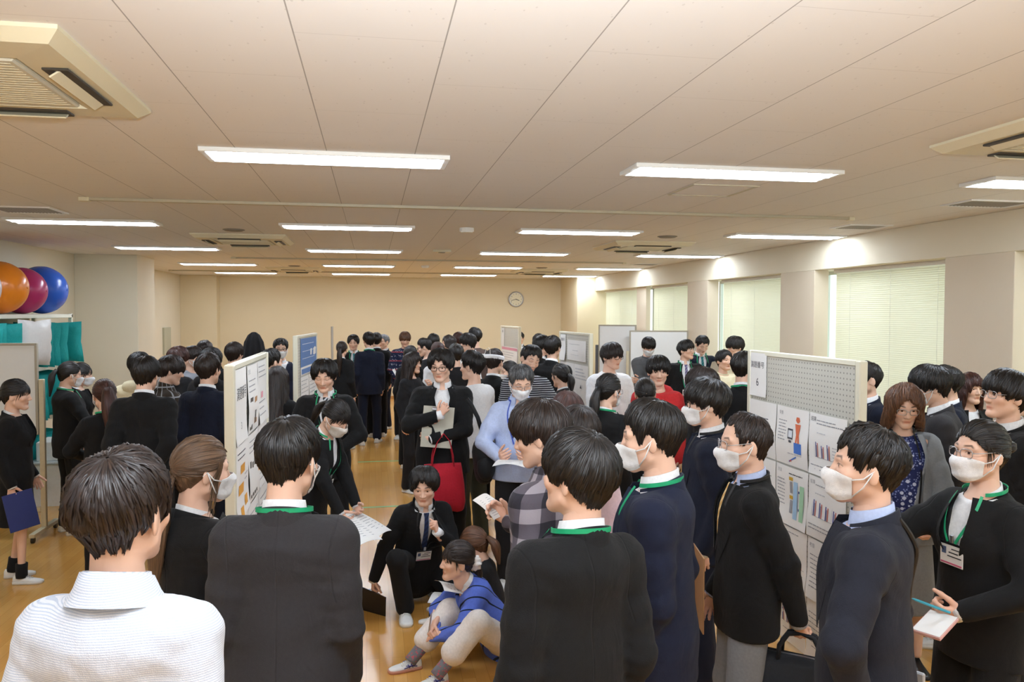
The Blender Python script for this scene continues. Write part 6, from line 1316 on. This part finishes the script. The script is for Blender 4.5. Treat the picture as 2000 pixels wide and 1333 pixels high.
p_fig = P_('young man with brown hair in figured navy sweater, before the far wall', (791, 647), D=12.6, head=-176, pitch=-18, top='sweater', cloth_='figured', collar=None, lcol='dark', hair='bowl', hcol='brown', lod=1, L_='front', R__='front', seed=75)
P_('woman with long wavy black hair, raising a hand to her face', (806, 688), D=8.9, head=128, look=-10, fem=True, top='blouse', cloth_='dark', collar=None, lcol='dark', hair='long', hcol='dark', hkw=dict(th=.028, length=.95), L_=((.05, .25, 1.30), (.8, .1, -1), (-.2, .25, .95), (-.8, -.4, 0), 'pinch'), lod=0, seed=76)
P_('black-haired person just behind the wavy-haired woman', (802, 674), D=10.2, head=20, fem=True, hair='bowl', lod=2, seed=77)
p_ppr = P_('young man with glasses in profile looking down at white papers, far centre', (828, 660), D=10.9, head=-82, pitch=-16, hair='short', glasses='black', top='tee', cloth_='dark', inner='white', L_='hold', R__='hold', lod=1, seed=78)
P_('black-haired person behind the paper-reading man, far centre', (846, 651), D=11.8, head=-20, hair='short', top='tee', cloth_='dark', inner='dark', lod=2, seed=79)
P_('woman with long auburn hair, back turned, far centre', (855, 667), D=9.8, head=-10, fem=True, hair='long', hcol='red', lod=2, seed=80, top='blouse', cloth_='white', collar=None, lcol='dark', hkw=dict(length=.8))
P_('brown-haired person turning left behind the clipboard man, far centre', (876, 654), D=11.2, head=-100, fem=True, hair='bob', hcol='dark', lod=2, seed=81, hkw=dict(length=.6))
P_('person with reddish hair, head only, far centre', (895, 648), D=12.5, head=-40, hair='bowl', hcol='red', lod=2, seed=82, top='tee', cloth_='dark', inner='dark')
P_('black-haired person directly behind the clipboard man', (890, 670), D=9.2, head=-12, hair='bowl', lod=2, seed=83, top='blouse', cloth_='dark', collar=None, fem=True)
P_('young man with black cap-like hair in profile to the left, far centre', (913, 650), D=10.3, head=-70, pitch=-6, hair='bowl', hkw=dict(th=.026), lod=1, seed=84, top='shirt', cloth_='white', collar='white', lcol='dark')
P_('tallest man of the far centre group, in taupe top', (926, 640), D=11.15, head=-28, look=-8, hair='short', hkw=dict(th=.026), top='tee', cloth_='brown', inner='brown', lcol='dark', lod=1, seed=85)
# --- on the floor
p_kneel = P_('crouching man in black suit, hand at his chin, name badge on his chest', (828, 912), D=5.25, H=1.72, head=168, look=22, pitch=-14, lean=24, hair='parted', hkw=dict(th=.030), badge=True, tie='dark', eyes='open', lod=0, hip=(0, -.12, .34), feet=((.17, .16, .085), (-.15, -.30, .12)), knee_pole=((.5, 1, .8), (-.3, 1, -.2)), shoes='sneaker',
             R__=((.40, .16, .82), (.6, -.6, -.4), (.1, .35, -1), (-1, .1, 0), 'grip'), L_='chin', seed=86, lany='black')
p_sit = P_('seated woman in blue striped sweater and white trousers, hugging her knees', (892, 1054), D=4.55, H=1.60, head=-104, look=4, pitch=2, lean=34, fem=True, top='sweater', cloth_='royal', collar='white', legs='gathered', lcol='ivory', hair='tiedfringe', hcol='dark', hkw=dict(tail=(-.03, .26, .026)), shoes='court', socks='sockg', lod=0, hip=(0, 0, .135), feet=((.02, .66, .085), (-.26, .56, .085)), knee_pole=((.1, .3, 1), (-.45, .3, 1)), toes=(0, 8),
           R__=((.00, .50, .30), (1, -.1, -.2), (-.5, .6, -.5), (-.2, -.7, -.5), 'grip', 1), L_=((.03, .53, .24), (1, -.1, -.3), (-.5, .6, -.6), (0, -.7, -.6), 'relax', 1), seed=87)
p_curl = P_('seated woman with curled brown ponytail behind the blue-sweatered woman', (924, 1027), D=5.2, H=1.60, head=-72, look=14, pitch=-20, lean=18, fem=True, top='blouse', cloth_='dark', collar=None, lcol='dark', hair='tiedfringe', hcol='brown', hkw=dict(tail=(.0, .20, .034)), lod=1, hip=(0, 0, .135), feet=((.15, .60, .085), (-.15, .60, .085)), knee_pole=((.2, .3, 1), (-.2, .3, 1)), L_='hold', R__='hold', seed=88)
# ------------------------------------------------------------------ things held or carried
def frame4(p, x, y, z=None):
    x = np.asarray(x, float)/np.linalg.norm(x); y = np.asarray(y, float); y = y-x*(x @ y); y /= np.linalg.norm(y); T = np.eye(4); T[:3, 0] = x; T[:3, 1] = y; T[:3, 2] = np.cross(x, y); T[:3, 3] = p; return T
def put(o, T):
    o.matrix_world = Matrix([list(r) for r in T]); return o
CLIP = {k: mat('clipboard_'+k, c, .45) for k, c in dict(black='#1c1512', navy='#26336e', grey='#b9b5a4', blue='#7fa0c2', brown='#a9805a', dark='#2a2a2e', silver='#b5b6b8').items()}
def clipboard(lab, T, kind='black', w=.225, h=.315, paper=False, clip=True, name='clipboard', cat='clipboard'):
    """flat board: x across, y down its length from the held edge at the origin, z its face"""
    t = thing(name, lab, cat); mb = MB(); mb.box((-w/2, 0, -.003), (w/2, h, .003), CLIP[kind], .0015); mb.obj('backing_board', t)
    if paper: mb = MB(); mb.box((-w/2+.008, .02, .003), (w/2-.008, h-.006, .006), PAPER); mb.obj('paper', t)
    if clip: mb = MB(); mb.box((-.055, .004, .003), (.055, .030, .013), SILVER, .003); mb.tube([(-.05, .008, .013), (.05, .008, .013)], .005, SILVER, 8); mb.obj('clip', t)
    return put(t, T)
def papers(lab, T, w=.21, h=.297, n=1, cat='paper', name='paper_sheet'):
    mb = MB(); k = 8; g = np.linspace(0, 1, k)
    for s, e in enumerate((0, .0016)):
        V = [((u-.5)*w, v*h, .020*math.sin(u*3.1)*v-.03*v*v-e) for v in g for u in g]; F = [[j*k+i, j*k+i+1, (j+1)*k+i+1, (j+1)*k+i] for j in range(k-1) for i in range(k-1)]
        mb.add(V, F if s == 0 else [f[::-1] for f in F], PAPER)
    for q in range(9): 
        v = .12+.085*q; mb.add([((u-.5)*w, vv*h, .020*math.sin(u*3.1)*vv-.03*vv*vv+.0012) for vv in (v, v+.014) for u in (.12, .5, .55+.03*(q % 4) if q % 3 else .86)], [[0, 1, 4, 3], [1, 2, 5, 4]], PC['grey'])
    return put(tag(mb.obj(name, None, True), lab, cat), T)
def pen(lab, p, d, m=SILVER, ln=.135):
    d = np.asarray(d, float)/np.linalg.norm(d); t = thing('pen', lab, 'pen'); mb = MB(); mb.tube([d*-.5*ln, d*.38*ln, d*.46*ln, d*.5*ln], [.0048, .0048, .003, .0008], m, 8); mb.obj('barrel', t); t.location = p; return t
W_ = lambda I, v: I['Rz'] @ np.asarray(v, float)          # a direction of the person's frame in the room
def tw(I, p): return I['w'](I['tor'](p))
# grey clipboard clasped to the chest, and the red tote on the same man's arm
I = p_clip
clipboard('grey clipboard clasped to the chest of the goateed man', frame4(tw(I, (.02, .192, 1.305)), W_(I, (1, .12, .10)), W_(I, (.10, .10, -1))), 'grey', .235, .31)
def tote(lab, top, ax, col, w=.33, h=.36, drop=.20):
    t = thing('tote_bag', lab, 'bag'); m = cloth('red_tote_canvas', col, .8); ax = np.asarray(ax)/np.linalg.norm(ax); up = np.array([0, 0, 1.0]); nr_ = np.cross(up, ax); mb = MB(); rr = []
    for q, ww, dd in ((0, .43, .018), (.12, .45, .045), (.45, .50, .075), (.8, .54, .080), (.97, .50, .06), (1.0, .44, .03)):
        rr.append([ax*ww*w*2*.5*np.sign(math.cos(a))*abs(math.cos(a))**.6*(1+.03*math.sin(7*q+a*2))+nr_*dd*np.sign(math.sin(a))*abs(math.sin(a))**.7*(1+.12*math.sin(5*a+9*q))+up*(-drop-q*h+.012*math.sin(3*a+q*4)*(q > .1)) for a in np.linspace(0, 2*math.pi, 28, endpoint=False)])
    mb.loft(rr, m, caps=True); mb.obj('bag_body', t, True)
    for s in (-1, 1):
        mb = MB(); P = [ax*.085*c+nr_*s*(.018+.03*b_)+up*(-drop-.03+b_*(drop+.065)) for c, b_ in ((-1, 0), (-.9, .35), (-.55, .78), (0, 1), (.55, .78), (.9, .35), (1, 0))]
        mb.tube(P, .012, m, 6, up=nr_, sx=.35); mb.obj('handle', t, True)
    t.location = top; return t
tote('red canvas tote bag hanging from the forearm of the goateed man', I['w'](I['wr'][-1]*.72+I['el'][-1]*.28)+np.array([0, 0, -.01]), W_(I, (1, .2, 0)), '#b51d2e')
I = p_smile; clipboard('navy clipboard hanging from the hand of the smiling woman', frame4(I['palm'](1)+np.array([.03, 0, .01]), (.75, .6, .15), (.2, 0, -1)), 'navy', .2, .28)
I = p_kneel; clipboard('black clipboard stood on the floor by the crouching man', frame4(I['palm'](1)+np.array([.0, -.02, -.02]), (.62, -.55, -.12), (.12, .05, -1)), 'black', .23, .34)
I = p_bend; f = W_(I, (0, 1, 0)); c = .5*(I['palm'](1)+I['palm'](-1)); papers('white sheet held low by the bending masked woman', frame4(c-f*.05+np.array([0, 0, .0]), W_(I, (1, 0, 0)), f*.95+np.array([0, 0, -.3])), .24, .30); papers('second white sheet fanned out from the bending woman\'s hand', frame4(c-f*.03+W_(I, (.10, 0, -.012)), W_(I, (.9, -.35, 0)), f*.9+W_(I, (.4, 0, -.25))), .22, .30)
I = p_tart; papers('folded paper read by the tartan-shirted young man', frame4(.5*(I['palm'](1)+I['palm'](-1))+np.array([0, 0, -.02]), W_(I, (1, 0, 0)), W_(I, (0, .75, .6))), .2, .26)
I = p_read; papers('white sheet held up by the bowed man in navy, far right', frame4(.5*(I['palm'](1)+I['palm'](-1))+W_(I, (-.10, .0, -.04)), W_(I, (1, 0, 0)), W_(I, (-.35, .55, .75))), .21, .29)
I = p_ppr; papers('white papers held by the man in glasses, far centre', frame4(.5*(I['palm'](1)+I['palm'](-1))+W_(I, (0, .0, -.10)), W_(I, (1, 0, 0)), W_(I, (0, .35, .95))), .22, .34)
I = p_fig; clipboard('pale grey folder held in front by the man in the figured sweater', frame4(.5*(I['palm'](1)+I['palm'](-1))+W_(I, (0, .03, .04)), W_(I, (1, 0, 0)), (0, 0, -1)), 'grey', .30, .36, clip=False, name='folder', cat='folder')
I = p_grey; papers('white papers in the hands of the grey-haired man', frame4(.5*(I['palm'](1)+I['palm'](-1))+W_(I, (0, -.04, -.03)), W_(I, (1, 0, 0)), W_(I, (0, .95, .12))), .22, .29)
I = p_tee; papers('white sheet held at the hip by the man in the white T-shirt', frame4(I['palm'](-1)+np.array([0, 0, .04]), W_(I, (.2, 1, 0)), (0.05, 0, -1)), .20, .29)
I = p_plaid; papers('crumpled white handout in the hand of the plaid-shirted man', frame4(I['palm'](1)+W_(I, (0, -.02, -.02)), W_(I, (1, 0, .1)), W_(I, (0, .7, .7))), .09, .12)
I = p_blk; clipboard('pale blue folder in the hand of the tall man in black', frame4(I['palm'](-1)+np.array([0, 0, .10]), W_(I, (.25, 1, 0)), (.02, 0, -1)), 'blue', .25, .33, clip=False, name='folder', cat='folder'); papers('white booklet in the hand of the tall man in black', frame4(I['palm'](1)+np.array([.02, 0, .12]), W_(I, (.3, 1, 0)), (.08, 0, -1)), .20, .29, name='booklet', cat='booklet')
I = p_navy; clipboard('black clipboard hanging from the hand of the big man in navy', frame4(I['palm'](1)+np.array([0, -.02, .06]), W_(I, (.25, 1, 0)), (.10, -.05, -1)), 'dark', .24, .33)
I = p_old; clipboard('tan folder tucked beside the balding man', frame4(tw(I, (.06, .20, 1.10)), W_(I, (1, .0, 0)), (0, 0, -1)), 'brown', .22, .32, clip=False, name='folder', cat='folder')
def briefcase(lab, top, ax, w=.40, h=.31):
    t = thing('briefcase', lab, 'bag'); ax = np.asarray(ax)/np.linalg.norm(ax); m = cloth('black_bag_nylon', '#17181c', .6); T = frame4((0, 0, 0), ax, np.cross((0, 0, 1), ax)); mb = MB()
    mb.box((-w/2, -.055, -.10-h), (w/2, .055, -.10), m, .028, T); mb.obj('bag_body', t, True); mb = MB(); mb.box((-w/2+.03, -.068, -.10-h+.03), (w/2-.03, -.052, -.20), m, .010, T); mb.obj('front_pocket', t, True); mb = MB(); mb.tube([T[:3, :3] @ np.array(p) for p in ((-w/2+.02, .0, -.105), (0, 0, -.098), (w/2-.02, 0, -.105))], .004, SILVER, 6); mb.obj('zip', t)
    for s in (-1, 1): mb = MB(); mb.tube([T[:3, :3] @ np.array(p) for p in ((-.085, s*.035, -.13), (-.08, s*.03, -.06), (-.05, s*.015, -.012), (0, s*.01, 0), (.05, s*.015, -.012), (.08, s*.03, -.06), (.085, s*.035, -.13))], .010, m, 8); mb.obj('handle', t, True)
    t.location = top; return t
briefcase('black briefcase hanging from the hand of the balding man, before the numbered board', p_old['palm'](-1)+np.array([0, 0, .01]), (.75, -.65, 0))
# shoulder bag of the man with his hand on his hip: strap over the back, flat grey tablet case at the side
I = p_hip; t = thing('shoulder_bag', 'thin black strap with grey tablet case on the man with hand on hip', 'bag'); V = []; F_ = I['surf']
for f in np.linspace(0, 1, 22):
    p = np.array((-.02+.235*f, -.10-.10*math.sin(f*3.1), 1.455-.50*f)); c = np.array((p[0]*.35, 0, p[2])); q = I['tor'](p); c = I['tor'](c); d = q-c; d /= np.linalg.norm(d); tt = .35
    for _ in range(16): tt -= float(field(F_, (c+d*tt)[None])[0])*.8
    V.append(I['w'](c+d*(tt+.006)))
mb = MB(); mb.tube(V, .009, BLACKL, 8, up=W_(I, (0, -1, 0)), sx=.8); mb.obj('strap', t); mb = MB(); mb.tube([V[-1], V[-1]+np.array([0, 0, -.05])], .011, SILVER, 10); mb.obj('ring', t)
T = frame4(V[-1]+W_(I, (.02, .0, -.05)), W_(I, (.35, 1, 0)), (0.05, 0, -1)); mb = MB(); mb.box((-.095, 0, -.008), (.095, .25, .008), CLIP['silver'], .004, T); mb.obj('tablet_case', t)
I = p_bun; c = I['palm'](-1); T = frame4(c+W_(I, (-.02, .02, -.01)), W_(I, (1, .4, 0)), W_(I, (-.2, 1, -.25))); t = thing('notebook', 'small pink notebook in the hand of the pointing woman', 'notebook'); mb = MB(); mb.box((-.05, -.02, -.006), (.05, .13, .006), mat('pink_notebook_cover', '#d9a7a0', .6), .002); mb.obj('cover', t); mb = MB(); mb.box((-.046, -.018, .006), (.046, .126, .008), PAPER); mb.obj('page', t); put(t, T)
pen('teal pen held with the pink notebook', c+W_(I, (0, .05, .03)), W_(I, (.4, .8, .3)), mat('teal_plastic', '#3aa0b4', .4))
# backpack of the grey-haired man, phone, pens, papers on the floor group
I = p_grey; t = thing('backpack', 'black backpack hanging at the side of the grey-haired man', 'bag'); m = cloth('black_backpack_nylon', '#151618', .6); c = tw(I, (.27, .02, 1.0)); mb = MB()
mb.sphere((0, 0, 0), (.085, .13, .20), m, 28, 18, lambda d: 1+.05*math.sin(6*d[2])+.06*abs(d[0])); mb.obj('bag_body', t, True); mb = MB(); mb.sphere((0, -.09, -.06), (.07, .07, .10), m, 20, 12); mb.obj('front_pocket', t, True)
mb = MB(); mb.tube([(-.02, 0, .2), (-.05, .0, .30), (-.10, .01, .40), (-.13, .02, .44)], .016, m, 8, sx=.5); mb.obj('shoulder_strap', t, True); t.location = c
I = p_strp; T = frame4(I['palm'](-1)+np.array([0, 0, .012]), W_(I, (1, .2, 0)), W_(I, (-.1, .8, .5))); t = thing('smartphone', 'smartphone in the hand of the man in the striped T-shirt', 'phone'); mb = MB(); mb.box((-.036, -.05, -.004), (.036, .10, .004), BLACKP, .003); mb.obj('case', t); mb = MB(); mb.box((-.033, -.046, .004), (.033, .096, .0046), mat('phone_glass', '#23272e', .1)); mb.obj('screen', t); put(t, T)
I = p_sit; pen('silver pen upright in the hand of the seated woman in blue', I['palm'](1)+np.array([0, 0, .05]), (.12, -.1, 1), SILVER, .15)
papers('open white papers propped on the knees of the seated woman in blue', frame4(I['w'](I['kn'][1])+W_(I, (-.02, -.17, .075)), W_(I, (1, 0, 0)), W_(I, (0, .85, .45))), .19, .26)
I = p_curl; papers('small stack of white papers on the lap of the curled-ponytail woman', frame4(.5*(I['palm'](1)+I['palm'](-1))+W_(I, (0, -.05, 0)), W_(I, (1, 0, 0)), W_(I, (0, .9, .2))), .20, .26)
# worn extras
I = p_band; hp_ = I['hp']; mb = MB(); n = 40
for (z0, z1) in ((.016, .054),):
    rows = []
    for off, z in ((.018, z0), (.023, (z0+z1)/2), (.018, z1), (.008, z1), (.008, z0)): rows.append([hp_(((.0745+off)*math.sin(a), -.012+(.0945+off)*math.cos(a), z+.012*math.cos(a)*-1)) for a in np.linspace(0, 2*math.pi, n, endpoint=False)])
    mb.loft(rows+[rows[0]], MASKM)
hb = mb.obj('headband', I['o'], True); mb = MB(); mb.box((-.03, -.02, -.018), (.03, .02, .018), WHITEP, .006, np.vstack([np.hstack([I['Rh'], hp_((-.085, -.05, .05))[:, None]]), [0, 0, 0, 1]])); mb.obj('sensor_box', hb); mb = MB(); mb.tube([hp_(p) for p in ((-.085, -.05, .065), (-.07, -.05, .115), (-.03, -.08, .13), (.0, -.11, .11), (.01, -.125, .06))], .0022, WHITEP, 6); mb.obj('wire', hb)
I = p_clip; mb = MB(); mb.sphere(I['hp']((0, .071, -.103)), (.016, .012, .014), HAIRM['black'], 14, 10); mb.obj('beard', I['o'], True)
I = p_sit; mb = MB(); c = I['hp']((0, -.118, -.03)); mb.sphere(c, .040, CL['ivory'], 24, 14, lambda d: 1+.16*math.sin(7*math.atan2(d[0], d[2]))+.1*math.sin(9*d[1])); mb.obj('scrunchie', I['o'], True)
mb = MB(); mb.sphere(I['hp']((-.081, -.006, -.048)), .004, SILVER, 10, 8); mb.obj('earring', I['o'])
